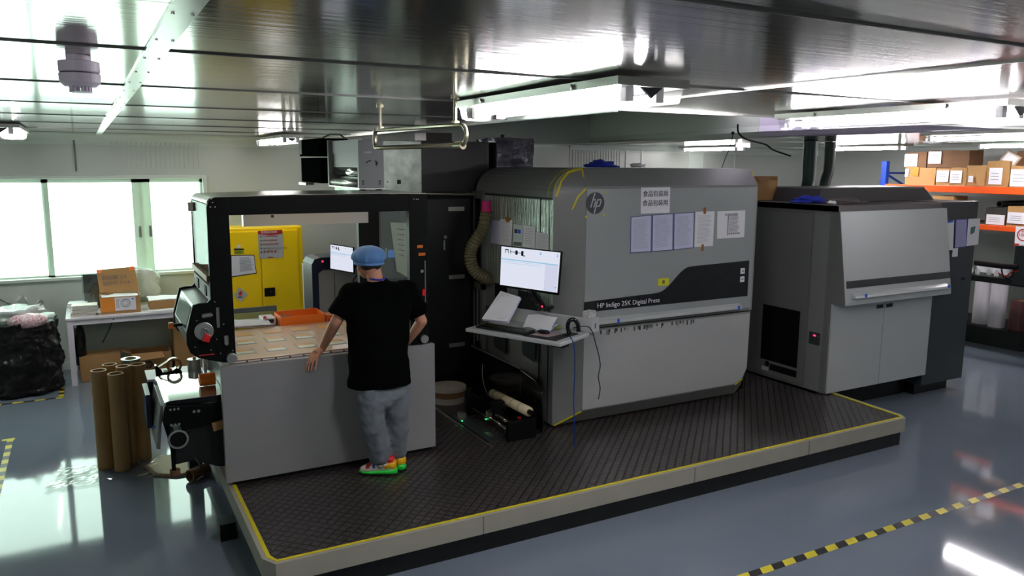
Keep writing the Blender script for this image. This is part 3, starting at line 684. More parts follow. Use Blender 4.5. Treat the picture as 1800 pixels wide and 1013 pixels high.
# ------------------------------------------------------------------ unwind arm unit left of the panel
t = thing('film_unwinder', 'black film unwind arm with a shiny film web, left of the grey panel', 'machine', (.55, 6.0, .26))
ZT = .90
m_ = MB(); prf = [(.395, .80), (.385, .86), (.40, .895), (.43, .905), (.795, .905)]
a = [m_.bm.verts.new((x, 5.70, z)) for x, z in prf]; b = [m_.bm.verts.new((x, 6.44, z)) for x, z in prf]
for i in range(4): m_.bm.faces.new((a[i], a[i+1], b[i+1], b[i]))
o = m_.build('film_web', film_m, t, smooth=False); o.modifiers.new('s', 'SOLIDIFY').thickness = .002
MB().box(.41, .795, 5.70, 6.44, .86, .898).build('bed', blackg_m, t)
MB().prism([(x, 5.66, z) for x, z in ((.40, .885), (.46, .875), (.795, .848), (.795, .735), (.62, .70), (.50, .69), (.48, .74), (.40, .745), (.38, .80))], (0, .035, 0)).build('side_frame', black_m, t, bevel=.004)
for x in (.43, .455, .48): 
    for z in (.855, .745): MB().cyl((x, 5.652, z), (x, 5.66, z), .008, 12).build('frame_bolt', alu_m, t)
for x in (.58, .61): MB().cyl((x, 5.652, .82), (x, 5.66, .82), .010, 12).build('frame_bolt', alu_m, t)
MB().prism([(.375, 5.72, .88), (.39, 5.72, .86), (.355, 5.72, .56), (.33, 5.72, .57)], (0, .60, 0)).build('end_cover', mid_m, t, bevel=.003)
MB().box(.30, .335, 6.05, 6.40, .62, .87).build('blue_side_box', navy_m, t, bevel=.004)
MB().cyl((.335, 5.72, .73), (.325, 5.72, .73), .01, 10).build('blue_button', tape_b, t)
MB().cyl((.47, 5.68, .63), (.47, 6.3, .63), .062, 28).build('lower_roller', blackp_m, t, smooth=False)
MB().pipe((.47, 5.672, .63), (.47, 5.682, .63), .068, .055).build('roller_ring', alu_m, t)
MB().prism([(x, 5.72, z) for x, z in ((.46, .60), (.53, .64), (.60, .70), (.72, .745), (.795, .74), (.795, .36), (.74, .36), (.56, .44), (.44, .43), (.44, .52))], (0, .5, 0)).build('arm_casting', mat('casting_black', s(20, 21, 22), .5), t, bevel=.012)
MB().box(.42, .445, 5.70, 5.74, .40, .58).build('arm_strut', black_m, t)
MB().box(.78, .83, 5.60, 5.66, .66, .90).build('valve_strip', black_m, t)
MB().box(.785, .80, 5.59, 5.60, .765, .785).build('green_led', led_g, t)
for z in (.70, .74, .82, .86): MB().cyl((.79, 5.585, z), (.79, 5.6, z), .010, 10).build('valve_fitting', chrome_m, t)
MB().tube([(.56, 5.70, .50), (.60, 5.66, .42), (.62, 5.66, .34), (.58, 5.70, .30), (.53, 5.7, .28)], .007).build('hose', blackp_m, t)
MB().cyl((.44, 5.72, .40), (.44, 5.72, .36), .035, 16).build('foot_disc', cartdk_m, t)

tag(MB().obox((.70, 5.64, .66), (.11, 0, .02), (0, .03, 0), (-.01, 0, .06)).build('carton_scrap', carton_m), 'torn brown carton tag tucked at the edge of the grey panel', 'carton scrap')
tag(MB().pipe((.66, 5.98, .955), (.77, 5.98, .955), .047, .03).build('orange_tape_roll', orange_m), 'orange tape roll lying on the film web against the grey panel', 'tape roll')
# cart behind it
t = thing('blue_cart', 'navy blue cart with white top behind the film unwinder', 'cart', (.55, 6.6, 0))
MB().box(.345, .765, 6.48, 6.80, .855, .872).build('top', white_m, t); MB().box(.35, .385, 6.49, 6.79, .55, .855).build('side_panel', navy_m, t)
MB().box(.62, .72, 6.62, 6.76, .024, .855).build('pedestal', navy_m, t)
t = thing('tape_dispenser', 'black tape dispenser with amber tape roll on the blue cart', 'tape dispenser', (.5, 6.55, .872))
MB().prism([(x, 6.52, z) for x, z in ((.41, .874), (.60, .874), (.60, .897), (.56, .932), (.53, .912), (.46, .907), (.42, .967), (.405, .962))], (0, .07, 0)).build('base', blackg_m, t, bevel=.004)
MB().pipe((.545, 6.53, .952), (.545, 6.58, .952), .058, .04).build('tape_roll', mat('amber_tape', s(170, 110, 60), .25), t)
MB().prism([(.43, 6.53, .947), (.435, 6.53, .951), (.545, 6.53, 1.013), (.54, 6.53, 1.007)], (0, .05, 0)).build('tape_tail', cy, t)
t = thing('film_roll', 'upright silvery film roll standing on the blue cart', 'roll', (.70, 6.58, .872))
MB().tube([(.695, 6.56, .874), (.695, 6.56, .982)], .052, 28).build('roll', mat('grey_film', s(170, 172, 162), .25, .3), t)
MB().box(.685, .71, 6.55, 6.57, .983, .997).build('orange_core', orange_m, t)
tag(MB().box(.762, .785, 6.53, 6.60, .874, .987).build('white_plate', white_m), 'narrow white plate standing right of the silvery roll', 'plate')

# floor litter
t = thing('cardboard_sheet', 'worn cream cardboard sheet lying under the film unwinder', 'cardboard', (.48, 6.9, 0))
pts = [(.30, 6.93), (.36, 6.72), (.50, 6.62), (.68, 6.62), (.75, 6.66), (.75, 7.0), (.62, 7.14), (.42, 7.12)]
MB().prism([(x, y, .002) for x, y in pts], (0, 0, .014)).build('lower_sheet', mat('worn_card', s(150, 120, 92), .7), t)
MB().prism([(x*.93+.05, y*.97+.2, .017) for x, y in pts], (0, 0, .006)).build('upper_sheet', mat('cream_card', s(214, 200, 160), .6), t)
tag(MB().pipe((.60, 6.45, .052), (.745, 6.55, .052), .05, .038).build('short_core', cartdk_m), 'short cardboard core lying on the floor beside the grey panel', 'cardboard core')
m_ = grid((-.42, 6.78, .008), (.82, -.10, 0), (.10, .42, 0), 26, 16)
for v in m_.bm.verts: v.co.z += .035*abs(noise.noise(v.co*9))+.02*abs(noise.noise(v.co*22)); v.co.x += .03*noise.noise(v.co*6+Vector((3, 1, 0)))
bmesh.ops.delete(m_.bm, geom=[f for f in m_.bm.faces if noise.noise(f.calc_center_median()*5+Vector((0, 0, 4))) < -.18], context='FACES')
tag(m_.build('clear_plastic_wrap', cling_m), 'crumpled clear plastic wrap on the floor in front of the kraft tubes', 'plastic wrap')
# kraft tubes
tubes = [((.02, 7.11), .84, .061, 'front left kraft tube, palest and fullest in view'), ((.14, 7.0), .825, .061, 'kraft tube standing nearest to the viewer in the bundle'), ((.315, 7.19), .84, .062, 'kraft tube at the right front of the bundle, behind the nearest'),
         ((.105, 7.285), .84, .058, 'kraft tube behind the front left one, mostly hidden'), ((.20, 7.125), .85, .055, 'kraft tube squeezed in the middle of the bundle')]
for (x, y), h, r, lb in tubes:
    tag(MB().pipe((x, y, .001), (x, y, h), r, r-.013).build('kraft_tube', kraft_m, smooth=False), 'upright '+lb, 'cardboard tube', 'upright kraft tubes on the floor')
t = thing('wrapped_tube', 'upright tube wrapped in greenish clear film at the back right of the bundle', 'film roll', (.265, 7.34, 0), 'upright kraft tubes on the floor')
MB().pipe((.27, 7.34, .001), (.27, 7.34, .86), .077, .045).build('film_wrap', mat('green_film', s(120, 140, 126), .15, .2), t)
MB().pipe((.27, 7.34, .002), (.27, 7.34, .865), .044, .034).build('core', kraft_m, t)

# ================================================================== DIGITAL PRESS
t = thing('digital_press', 'large grey press with rounded hood, black wave stripe and film covered doors', 'printing press', (4.6, 6.3, .26))
FP = 5.48
def hood_profile(x0, x1, z0, z1, rl, rr, n=8):
    p = [(x0, z0), (x0, z1-rl)]
    for i in range(1, n+1):
        a = math.pi/2*i/n; p.append((x0+rl*1.15*(1-math.cos(a)), z1-rl+rl*math.sin(a)))
    for i in range(0, n+1):
        a = math.pi/2*i/n; p.append((x1-rr+rr*math.sin(a), z1-rr+rr*math.cos(a)))
    p.append((x1, z0)); return p
A0 = hood_profile(3.46, 5.715, 1.14, 2.505, .24, .03)
A1 = hood_profile(3.695, 5.675, 1.14, 2.355, .02, .02)
mb = MB()
mb.loft([[Vector((x, FP, z)) for x, z in A1], [Vector((x, FP+.14, z)) for x, z in A0], [Vector((x, 7.08, z)) for x, z in A0]])
up = mb.build('upper_body', pressp_m, t, bevel=.006)
# lower body: rounded foot on the right
L0 = [(3.46, 1.125), (3.46, .28), (5.60, .28), (5.68, .36), (5.735, .50), (5.735, 1.125)]
L1 = [(3.695, 1.125), (3.695, .405), (5.50, .405), (5.60, .45), (5.655, .56), (5.665, 1.125)]
mb = MB(); mb.loft([[Vector((x, FP+.002, z)) for x, z in L1], [Vector((x, FP+.10, z)) for x, z in L0], [Vector((x, 5.75, z)) for x, z in L0]])
mb.build('lower_body', pressp_m, t, bevel=.005)
MB().box(3.50, 5.70, 5.75, 7.08, .28, 1.13).build('rear_body', pressp_m, t)
MB().box(3.50, 5.70, 5.62, 7.05, .262, .30).build('plinth', blackp_m, t)
MB().box(3.49, 5.70, 5.55, 7.0, 1.125, 1.14).build('door_gap', inkd_m, t)
# film covered door faces
MB().box(3.705, 5.655, FP-.005, FP+.001, 1.165, 2.335).build('upper_door_film', press_m, t, bevel=.003)
MB().prism([(x, FP-.004, z) for x, z in ((3.705, 1.112), (3.705, .415), (5.50, .415), (5.59, .46), (5.645, .56), (5.65, 1.112))], (0, .006, 0)).build('lower_door_film', mat('press_film_low', s(172, 173, 172), .24, .1, (7, .35, (.6, 1, 2.4), .008)), t, bevel=.002)
P = lambda x, z, y=FP-.006: Vector((x, y, z))
# charcoal wave stripe
top = [(3.70, 1.375), (4.45, 1.395)]
for i in range(11):
    q = i/10; top.append((4.50+.36*q, 1.40+.215*(3*q*q-2*q**3)))
top += [(4.95, 1.618), (5.60, 1.632)]
st = MB().prism([P(x, z) for x, z in top]+[P(5.60, 1.285), P(3.70, 1.285)], (0, -.003, 0)).build('wave_stripe', mat('stripe_charcoal', s(30, 31, 33), .22, 0, (5, .3)), t)
text('lettering', 'HP Indigo 25K Digital Press', white_m, (3.83, FP-.010, 1.312), (1, 0, .0), (0, 0, 1), .060, st, sx=1.02)
for z in (1.535, 1.455):
    q = MB().box(5.49, 5.545, FP-.013, FP-.009, z-.028, z+.028).build('round_button', white_m, t, bevel=.006)
    MB().box(5.505, 5.53, FP-.0145, FP-.013, z-.006, z+.006).build('button_icon', ink_m, q)
# round emblem
em = MB().cyl((3.79, FP-.010, 2.215), (3.79, FP-.005, 2.215), .092, 40).build('round_emblem', mat('emblem_grey', s(62, 66, 70), .3, .2, (9, .3)), t)
sg = MB(); gx, gz, y_ = 3.79, 2.215, FP-.0115
def stroke(x0, z0, x1, z1, w_=.013): sg.prism([P(x0-w_/2, z0, y_), P(x0+w_/2, z0, y_), P(x1+w_/2, z1, y_), P(x1-w_/2, z1, y_)], (0, -.0015, 0))
stroke(gx-.048, gz-.035, gx-.008, gz+.085); stroke(gx-.016, gz-.035, gx+.001, gz+.018); 
sg.prism([P(gx-.030, gz+.022, y_), P(gx-.004, gz+.022, y_), P(gx+.003, gz+.034, y_), P(gx-.026, gz+.034, y_)], (0, -.0015, 0))
stroke(gx-.012, gz-.085, gx+.024, gz+.034); stroke(gx+.042, gz-.022, gx+.058, gz+.022)
sg.prism([P(gx+.018, gz+.022, y_), P(gx+.058, gz+.022, y_), P(gx+.058, gz+.034, y_), P(gx+.022, gz+.034, y_)], (0, -.0015, 0))
sg.prism([P(gx+.006, gz-.033, y_), P(gx+.042, gz-.033, y_), P(gx+.046, gz-.021, y_), P(gx+.010, gz-.021, y_)], (0, -.0015, 0))
sg.build('emblem_letters', mat('emblem_light', s(170, 174, 176), .35), em)
# yellow tapes on hood corners and bottom corners
def band(pts, w_, name='yellow_tape', m=ytape_m, n=FN, par=t):
    m_ = MB(); n = Vector(n)
    for p, q in zip(pts, pts[1:]):
        p, q = Vector(p), Vector(q); d = (q-p).normalized(); sd_ = d.cross(n).normalized()*w_/2
        m_.prism([p-sd_, q-sd_, q+sd_, p+sd_], n*.002)
    return m_.build(name, m, par)
arc = lambda y, o=.003: [Vector((x-o*math.cos(0), y, z+o)) for x, z in A0[1:10]]
band([(x, y, z) for (x, z), y in zip(A0[1:10], [5.70]*9)], .012, n=(0, 0, 1))
band([(x, y, z+.002) for (x, z), y in zip(A0[2:10], [5.62]*8)], .014, n=(-.5, 0, .86))
# tape on the sloping corner of the hood front
mpt = lambda a, b, f: Vector(a).lerp(Vector(b), f)
cA = Vector((3.695, FP-.004, 2.335)); cB = Vector((3.74, FP+.13, 2.50))
band([cA, mpt(cA, cB, .5), cB], .014, n=(-.2, -.9, .5)); band([Vector((3.60, FP+.055, 2.16)), Vector((3.64, FP+.03, 2.27)), cA], .014, n=(-.4, -.9, 0))
band([Vector((3.47, FP+.10, 2.27)), Vector((3.52, FP+.10, 2.40)), Vector((3.60, FP+.12, 2.47)), cB], .016, n=(-.4, -.7, .5))
band([(5.655, FP-.004, 2.33), (5.70, FP+.13, 2.50)], .012, n=(0, -.9, .5))
band([(3.695, FP-.003, .405), (3.47, FP+.085, .285)], .014, n=(-.2, -.95, -.1)); band([(5.50, FP-.003, .405), (5.60, FP-.003, .455)], .010)
for x, z in ((3.89, 2.30), (3.70, 2.10), (3.88, 2.11)): MB().box(x-.009, x+.009, FP-.008, FP-.005, z-.006, z+.012).build('yellow_tape_bit', ytape_m, t)
# long handle ledge
h = MB().prism([(3.80, FP-.004, 1.225), (3.80, FP-.05, 1.20), (3.80, FP-.055, 1.172), (3.80, FP-.004, 1.165)], (1.70, 0, 0)).build('long_handle', pressl_m, t, bevel=.005)
for x in (4.02, 5.44): MB().box(x, x+.022, FP-.058, FP-.048, 1.170, 1.206).build('blue_tape', tape_b, h)
for k in range(20):      # tape shreds hanging under the seam
    pass
m_ = MB(); random.seed(3)
for k in range(46):
    x = 3.75+random.random()**1.2*1.2; l = random.uniform(.01, .045); m_.box(x, x+random.uniform(.004, .016), FP-.0065, FP-.0045, 1.108-l, 1.112)
m_.build('ragged_film_edge', mat('ragged_film', s(54, 52, 46), .35), t, kind='stuff')
m_ = MB()
for k in range(70):      # torn film flecks on the lower door
    x = random.gauss(4.45, .38); z = random.gauss(.95, .13)
    if not (3.75 < x < 5.5 and .5 < z < 1.1): continue
    w_ = random.uniform(.008, .04); m_.prism([P(x, z, FP-.0045), P(x+w_, z+.001, FP-.0045), P(x+w_, z+.0035, FP-.009), P(x, z+.002, FP-.009)], (0, -.0006, 0))
m_.build('film_fleck', mat('film_fleck', s(235, 235, 230), .12, .2), t, kind='stuff')
# left side: foil covered door, seams, windows, frame
SX = 3.46
sd = MB().box(SX-.006, SX, 5.66, 6.86, 1.40, 2.235).build('side_door_foil', foil_m, t)
MB().box(SX-.010, SX, 5.80, 5.812, .30, 2.25).build('side_seam', inkd_m, t); MB().box(SX-.008, SX, 5.655, 5.66, .30, 2.25).build('side_seam', inkd_m, t)
MB().box(SX-.008, SX, 5.60, 5.65, 1.30, 2.24).build('corner_foil', foil_m, t)
MB().box(SX-.014, SX, 5.62, 7.10, 2.243, 2.256).build('hood_seam', inkd_m, t)
for y0, y1, z0, z1 in ((6.44, 6.68, .74, 1.02), (5.88, 6.12, .78, 1.08)): MB().prism([(SX-.003, y0, z1), (SX-.003, y1, z1+.02), (SX-.003, y1, z0+.05), (SX-.003, y1-.03, z0+.02), (SX-.003, y0+.02, z0), (SX-.003, y0, z0+.03)], (.003, 0, 0)).build('side_window', dark_m, t)
for y0, y1 in ((6.42, 6.66), (5.84, 6.20)): MB().box(SX-.003, SX, y0, y1, 1.22, 1.42).build('upper_recess', blackp_m, t)
MB().box(SX-.004, SX, 6.55, 6.86, 1.385, 1.392).build('panel_joint', inkd_m, t)
# rear frame bay with hose
fr = MB().box(3.42, 3.46, 7.10, 7.14, .3, 2.27).box(3.42, 3.46, 6.86, 6.90, .3, 2.2).box(3.42, 3.46, 6.86, 7.14, 2.2, 2.27).box(3.42, 3.46, 6.86, 7.14, 1.30, 1.36)
fr.build('side_frame', mid_m, t); MB().box(3.455, 3.46, 6.90, 7.10, .3, 2.2).build('frame_recess', blackp_m, t)
for y in (6.94, 7.02): MB().box(3.44, 3.46, y, y+.02, .75, 1.3).build('frame_slat', mid_m, t)
hz = MB(); hp = [atX(855, 372, 3.36), atX(850, 400, 3.34), atX(838, 420, 3.28), atX(828, 440, 3.24), atX(828, 462, 3.24), atX(836, 478, 3.28), atX(850, 487, 3.36), atX(862, 492, 3.45)]
def smooth_path(pts, n=10):
    out = []; pts = [Vector(p) for p in pts]
    for i in range(len(pts)-1):
        p0, p1, p2, p3 = pts[max(i-1, 0)], pts[i], pts[i+1], pts[min(i+2, len(pts)-1)]
        for k in range(n):
            u = k/n; out.append(.5*((2*p1)+(p2-p0)*u+(2*p0-5*p1+4*p2-p3)*u*u+(3*p1-p0-3*p2+p3)*u**3))
    return out+[pts[-1]]
sp = smooth_path(hp, 12); hz.tube(sp, [.058+.005*(1 if i % 3 == 0 else -1 if i % 3 == 1 else 0) for i in range(len(sp))], 18)
hs = hz.build('ribbed_hose', hose_m, t); q = sp[0]
MB().tube([q+Vector((0, .0, -.01)), q+Vector((0, 0, .10))], .048, 16).build('pink_cuff', mat('magenta_cuff', s(200, 30, 110), .5), hs)
# low black guard plate and feeder at the foot of the press
g = thing('web_infeed', 'low black infeed with guard plate and steel rollers beside the press foot', 'machine unit', (3.2, 6.0, .26))
MB().prism([(3.30, y, z) for y, z in ((6.87, .76), (5.86, .735), (5.60, .70), (5.50, .62), (5.47, .35), (5.50, .27), (6.87, .27))], (.012, 0, 0)).build('guard_plate', blackg_m, g, bevel=.003)
MB().box(3.296, 3.30, 5.88, 6.86, .742, .752).build('bright_edge', alu_m, g)
MB().box(3.297, 3.30, 5.86, 5.864, .5, .735).build('plate_seam', dark_m, g)
MB().tube(smooth_path([(3.292, 6.60, .62), (3.28, 6.58, .52), (3.285, 6.55, .42), (3.28, 6.48, .36), (3.285, 6.45, .33)]), .004, 6).build('thin_cable', alu_m, g)
ra, rb = atX(866, 692, 3.14), atX(930, 724, 3.14)
MB().cyl(ra, rb, .041, 24).build('bright_roller', brass_m, g, smooth=True)
MB().cyl(ra+Vector((0, .05, 0)), ra, .018, 12).cyl(rb, rb-Vector((0, .04, 0)), .022, 12).build('roller_shaft', black_m, g)
dz = Vector((0, 0, .004))
for f0, f1 in ((.12, .13), (.35, .36), (.6, .61), (.8, .81)): MB().cyl(ra.lerp(rb, f0), ra.lerp(rb, f1), .0418, 24).build('roller_ring', cartdk_m, g)
ya, yb = 5.48, 6.20
for x, z in ((3.02, .385), (2.97, .355), (3.06, .35)): MB().cyl((x, ya, z), (x, yb, z), .014, 14).build('thin_roller', chrome_m, g, smooth=True)
MB().box(2.95, 3.22, 5.44, 5.48, .262, .43).build('end_block', black_m, g, bevel=.003); MB().box(2.95, 3.22, 6.22, 6.26, .262, .42).build('end_block', black_m, g, bevel=.003)
MB().box(3.0, 3.10, 5.78, 5.86, .33, .50).cyl((3.08, 5.82, .45), (3.13, 5.82, .45), .05).build('motor_clamp', blackp_m, g, bevel=.003)
MB().box(2.955, 2.985, 5.80, 5.86, .34, .41).build('brass_block', pipe_m, g)
for x, y in ((2.94, 5.83), (2.80, 6.02)): MB().box(x, x+.012, y, y+.02, .29+.05*(x > 2.9), .297+.05*(x > 2.9)).build('green_led', led_g, g)
MB().box(3.10, 3.12, 5.52, 5.56, .41, .425).build('red_clip', red_m, g)
MB().box(2.80, 2.94, 5.50, 6.30, .262, .275).build('slide_tray', dark_m, g); MB().box(2.84, 2.90, 6.14, 6.20, .275, .32).build('small_bracket', alu_m, g); MB().box(2.86, 2.91, 5.60, 5.70, .275, .279).build('bright_tag', alu_m, g)
MB().box(2.775, 2.785, 5.40, 6.75, .262, .268).build('rail_edge', alu_m, g)
MB().box(3.12, 3.29, 5.50, 6.2, .262, .30).build('base_tray', blackp_m, g)
# reel
r_ = thing('cable_reel', 'pale flat reel with brown band lying beside the grey front panel', 'reel', (3.05, 6.9, .26))
rc = Vector((2.98, 6.72, 0))
MB().pipe(rc+Vector((0, 0, .385)), rc+Vector((0, 0, .415)), .175, .035, 40).build('top_flange', mat('reel_pale', s(170, 160, 146), .5), r_)
MB().cyl(rc+Vector((0, 0, .325)), rc+Vector((0, 0, .385)), .165, 40).build('brown_band', cartdk_m, r_)
MB().cyl(rc+Vector((0, 0, .264)), rc+Vector((0, 0, .325)), .160, 40).build('lower_flange', mat('reel_pale2', s(150, 144, 134), .5), r_)
MB().pipe(rc+Vector((0, 0, .415)), rc+Vector((0, 0, .425)), .085, .06, 30).build('inner_ring', mat('reel_pale', None or s(1,1,1)), r_)

# documents on the press front
def front_quad(px, y=FP-.006): return [atY(a, b, y) for a, b in px]
c = front_quad(((1127, 330), (1178, 329), (1177, 374), (1126, 376)))
q = notice('white sheet with two lines of large Chinese characters on the press door', c, FN, paper_m, 0)
u_ = (c[1]-c[0]).normalized(); v_ = (c[0]-c[3]).normalized()
for z_ in (2.265, 2.185): text('characters', '食品包装用', inkd_m, (c[0].x+.018, FP-.0080, z_), (1, 0, .0), (0, 0, 1), .057, q)
xs = [(1108, 381, 1107, 445), (1146, 377.5, 1145, 443), (1184, 375, 1183, 440), (1221, 372.5, 1219, 436)]
nm = ('leftmost sleeved sheet in the row under the large characters', 'second sleeved sheet in the row on the press door, between two sleeved ones', 'third sleeved sheet in the row, beside the taped sheet')
for k in range(3):
    a, b = xs[k], xs[k+1]; c = front_quad(((a[0]+.4, a[1]), (b[0]-.4, b[1]), (b[2]-.4, b[3]), (a[2]+.4, a[3])))
    notice(nm[k], c, FN, paper2_m, 26, 'documents on the press door', border=mat('sleeve_navy', s(74, 78, 130), .4))
c = front_quad(((1222.5, 372.5), (1256, 371.5), (1253, 432.5), (1220.5, 434.5)))
q = notice('white printed sheet held by brown tape above and below on the press door', c, FN, paper_m, 22, 'documents on the press door')
for a in (((1237, 365), (1241.5, 364.5), (1241, 376), (1236.5, 376.5)), ((1233, 430), (1237.5, 429.5), (1237, 441), (1232.5, 441.5))):
    m_ = MB(); plate(m_, front_quad(a, FP-.009), FN, .0005); m_.build('brown_tape', mat('brown_tape', s(150, 90, 40), .3), q)
c = front_quad(((1261, 371.5), (1310, 370), (1308, 417), (1260, 420)))
q = notice('wider white chart sheet hanging alone at the right of the press door', c, FN, paper_m, 0)
m_ = lines(c, FN, 16, .42, .82, .16, .78, .4); m_.build('chart_rows', ink_m, q); m_ = MB(); m_.prism([bil(c, .37, .15)+Vector(FN)*.0022, bil(c, .40, .15)+Vector(FN)*.0022, bil(c, .40, .9)+Vector(FN)*.0022, bil(c, .37, .9)+Vector(FN)*.0022], (0, -.0004, 0)); m_.build('chart_bar', ink_m, q)
for k in range(6):
    m_ = MB(); m_.prism([bil(c, .42+.07*k, .80)+Vector(FN)*.0022, bil(c, .465+.07*k, .80)+Vector(FN)*.0022, bil(c, .465+.07*k, .87)+Vector(FN)*.0022, bil(c, .42+.07*k, .87)+Vector(FN)*.0022], (0, -.0004, 0)); m_.build('symbol', ink_m, q)
text('heading', '安全作业须知', ink_m, (c[0].x+.09, FP-.0078, c[0].z-.045), (1, 0, 0), (0, 0, 1), .028, q)
c = front_quad(((1157, 490), (1176, 489), (1175.5, 502), (1156.5, 503)))
q = notice('small yellow tag with grey square on the press door above the black stripe', c, FN, mat('lemon_tag', s(214, 206, 30), .35), 0, cat='tag', name='yellow_tag')
m_ = MB(); m_.prism([bil(c, .38, .25)+Vector(FN)*.0022, bil(c, .6, .25)+Vector(FN)*.0022, bil(c, .6, .7)+Vector(FN)*.0022, bil(c, .38, .7)+Vector(FN)*.0022], (0, -.0004, 0)); m_.build('grey_square', mid_m, q)
# documents on the press side
def side_quad(px, x=SX-.012): return [atX(a, b, x) for a, b in px]
for px, lb, m_, rw in ((((864, 387), (880, 388), (879, 430), (863, 427)), 'pale sheet at the far left of the group on the press side', paper2_m, 0),
                       (((879.5, 385), (901, 387), (899, 433), (879, 430)), 'sheet hanging from a brown clip on the press side', paper_m, 16),
                       (((903, 394), (920, 396), (919, 434), (902, 433)), 'sheet with a blue logo and dark block on the press side', mat('mint_paper', s(190, 204, 200), .5), 0),
                       (((920.5, 396), (941.5, 399), (940.5, 436), (919.5, 434)), 'sheet with short text rows on the press side, above the monitor middle', paper_m, 7),
                       (((942.5, 408), (965, 411), (964.5, 441), (941.5, 439)), 'lowest short sheet on the press side next to the monitor corner', paper_m, 8)):
    c = side_quad(px); q = notice(lb, c, LN, m_, rw, 'documents on the press side', th=.2)
    if 'clip' in lb:
        m2 = MB(); plate(m2, side_quad(((889, 381), (896, 382), (895.5, 391), (889, 390)), SX-.016), LN, .002); m2.build('brown_clip', mat('clip_bronze', s(170, 120, 50), .35, .3), q)
    if 'logo' in lb:
        for (u0, u1, v0, v1, mm) in ((.12, .42, .22, .40, inkd_m), (.46, .76, .22, .40, tape_b), (.05, .9, .80, .97, mid_m)):
            m2 = MB(); n_ = Vector(LN)*.002; m2.prism([bil(c, u0, v0)+n_, bil(c, u1, v0)+n_, bil(c, u1, v1)+n_, bil(c, u0, v1)+n_], Vector(LN)*.0004); m2.build('printed_block', mm, q)

# ------------------------------------------------------------------ swing tray with keyboard
t = thing('swing_tray', 'pale grey swing-out tray shelf carrying the keyboard at the press corner', 'tray', (3.3, 5.4, 1.17))
A_, B_, C_, D_ = Vector((2.69, 5.71, 1.20)), Vector((3.09, 4.88, 1.20)), Vector((3.50, 5.09, 1.20)), Vector((3.12, 5.93, 1.20))
MB().prism([A_-Vector((0, 0, .03)), B_-Vector((0, 0, .03)), C_-Vector((0, 0, .03)), D_-Vector((0, 0, .03))], (0, 0, .03)).build('tray_plate', pressl_m, t, bevel=.006)
e1 = (C_-D_).normalized(); up_ = Vector((0, 0, 1)); back = Vector((e1.y, -e1.x, 0)); back = back if back.x > 0 else -back
MB().prism([D_, C_, C_+up_*.115, D_+up_*.115], back*.02).build('back_panel', pressl_m, t, bevel=.004)
MB().prism([C_+up_*.0, C_+up_*.115, C_+up_*.115+e1*.015, C_+e1*.015], back*.12).build('end_cheek', pressl_m, t)
MB().box(3.47, 3.80, FP-.075, FP-.01, 1.165, 1.25).build('arm', pressl_m, t, bevel=.006)
MB().obox(C_+back*.05+Vector((0, 0, .03))+e1*.016, back*.012, e1*.002, up_*.04).build('arm_slot', inkd_m, t)
MB().obox(A_.lerp(B_, .93)+up_*-.075+(D_-A_)*.3, (B_-A_)*-.12, (D_-A_)*.2, up_*.04).build('hub_box', blackp_m, t)
def tp(u, v, h=0): return A_+(B_-A_)*u+(D_-A_)*v+up_*(h+.0005)      # u along the front edge, v to the press
k = thing('keyboard', 'black keyboard lying along the front edge of the swing tray', 'keyboard', tp(.3, .2))
MB().prism([tp(.07, .12), tp(.60, .12), tp(.60, .45), tp(.07, .45)], up_*.018).build('case', blackp_m, k, bevel=.004)
m_ = MB(); uu = (B_-A_); vv = (D_-A_)
for r in range(5):
    for q in range(21): m_.obox(tp(.085+.0243*q, .16+.052*r, .018), uu*.019, vv*.040, up_*.005)
m_.build('keys', blackg_m, k, kind='stuff')
p_ = thing('mouse_pad', 'pale pinkish pad with dark border under the mouse', 'mouse pad', tp(.7, .3))
MB().prism([tp(.60, .08), tp(.93, .08), tp(.93, .62), tp(.60, .62)], up_*.003).build('pad', blackp_m, p_); MB().prism([tp(.62, .22, .003), tp(.80, .22, .003), tp(.84, .60, .003), tp(.66, .60, .003)], up_*.002).build('pad_print', mat('pad_pink', s(150, 130, 132), .6), p_)
mo = thing('mouse', 'black computer mouse on the pad', 'mouse', tp(.72, .4)); 
MB().ball(tp(.71, .38, .022), .05, (.62, 1.15, .36), Matrix.Rotation(.5, 4, 'Z')).build('shell', blackg_m, mo, smooth=True); MB().ball(tp(.69, .36, .038), .008).build('wheel', chrome_m, mo)
hp_ = thing('barcode_scanner', 'black hooked scanner standing at the near end of the tray', 'scanner', tp(.9, .6))
o_ = tp(.90, .60)
MB().tube(smooth_path([o_+Vector((0, 0, .01)), o_+Vector((-.01, .01, .07)), o_+Vector((0, .0, .115)), o_+Vector((.03, -.02, .125)), o_+Vector((.055, -.035, .09)), o_+Vector((.06, -.04, .03))]), .017, 12).build('hook_body', blackg_m, hp_, smooth=True)
MB().obox(o_+Vector((-.03, -.05, 0)), (.10, .03, 0), (-.02, .07, 0), (0, 0, .012)).build('stand_base', blackp_m, hp_, bevel=.003)
st_ = atY(1016, 565, 5.0)
MB().tube(smooth_path([tp(.93, .62, .06), tp(1.01, .9, .05), Vector((3.52, 5.02, 1.10)), Vector((3.56, 5.02, .95)), Vector((3.545, 5.02, .85)), Vector((3.565, 5.02, .75)), Vector((3.55, 5.02, .66))]), .004, 6).build('cable', blackp_m, hp_)
tag(MB().tube(smooth_path([tp(.985, .35, .02), tp(1.012, .40, -.06), tp(1.01, .44, -.25), tp(1.0, .46, -.5), tp(1.0, .5, -.75), tp(.99, .55, -.90)]), .005, 6).build('blue_cable', mat('blue_wire', s(30, 60, 130), .4)), 'thin blue and dark cable hanging from the near corner of the tray', 'cable')
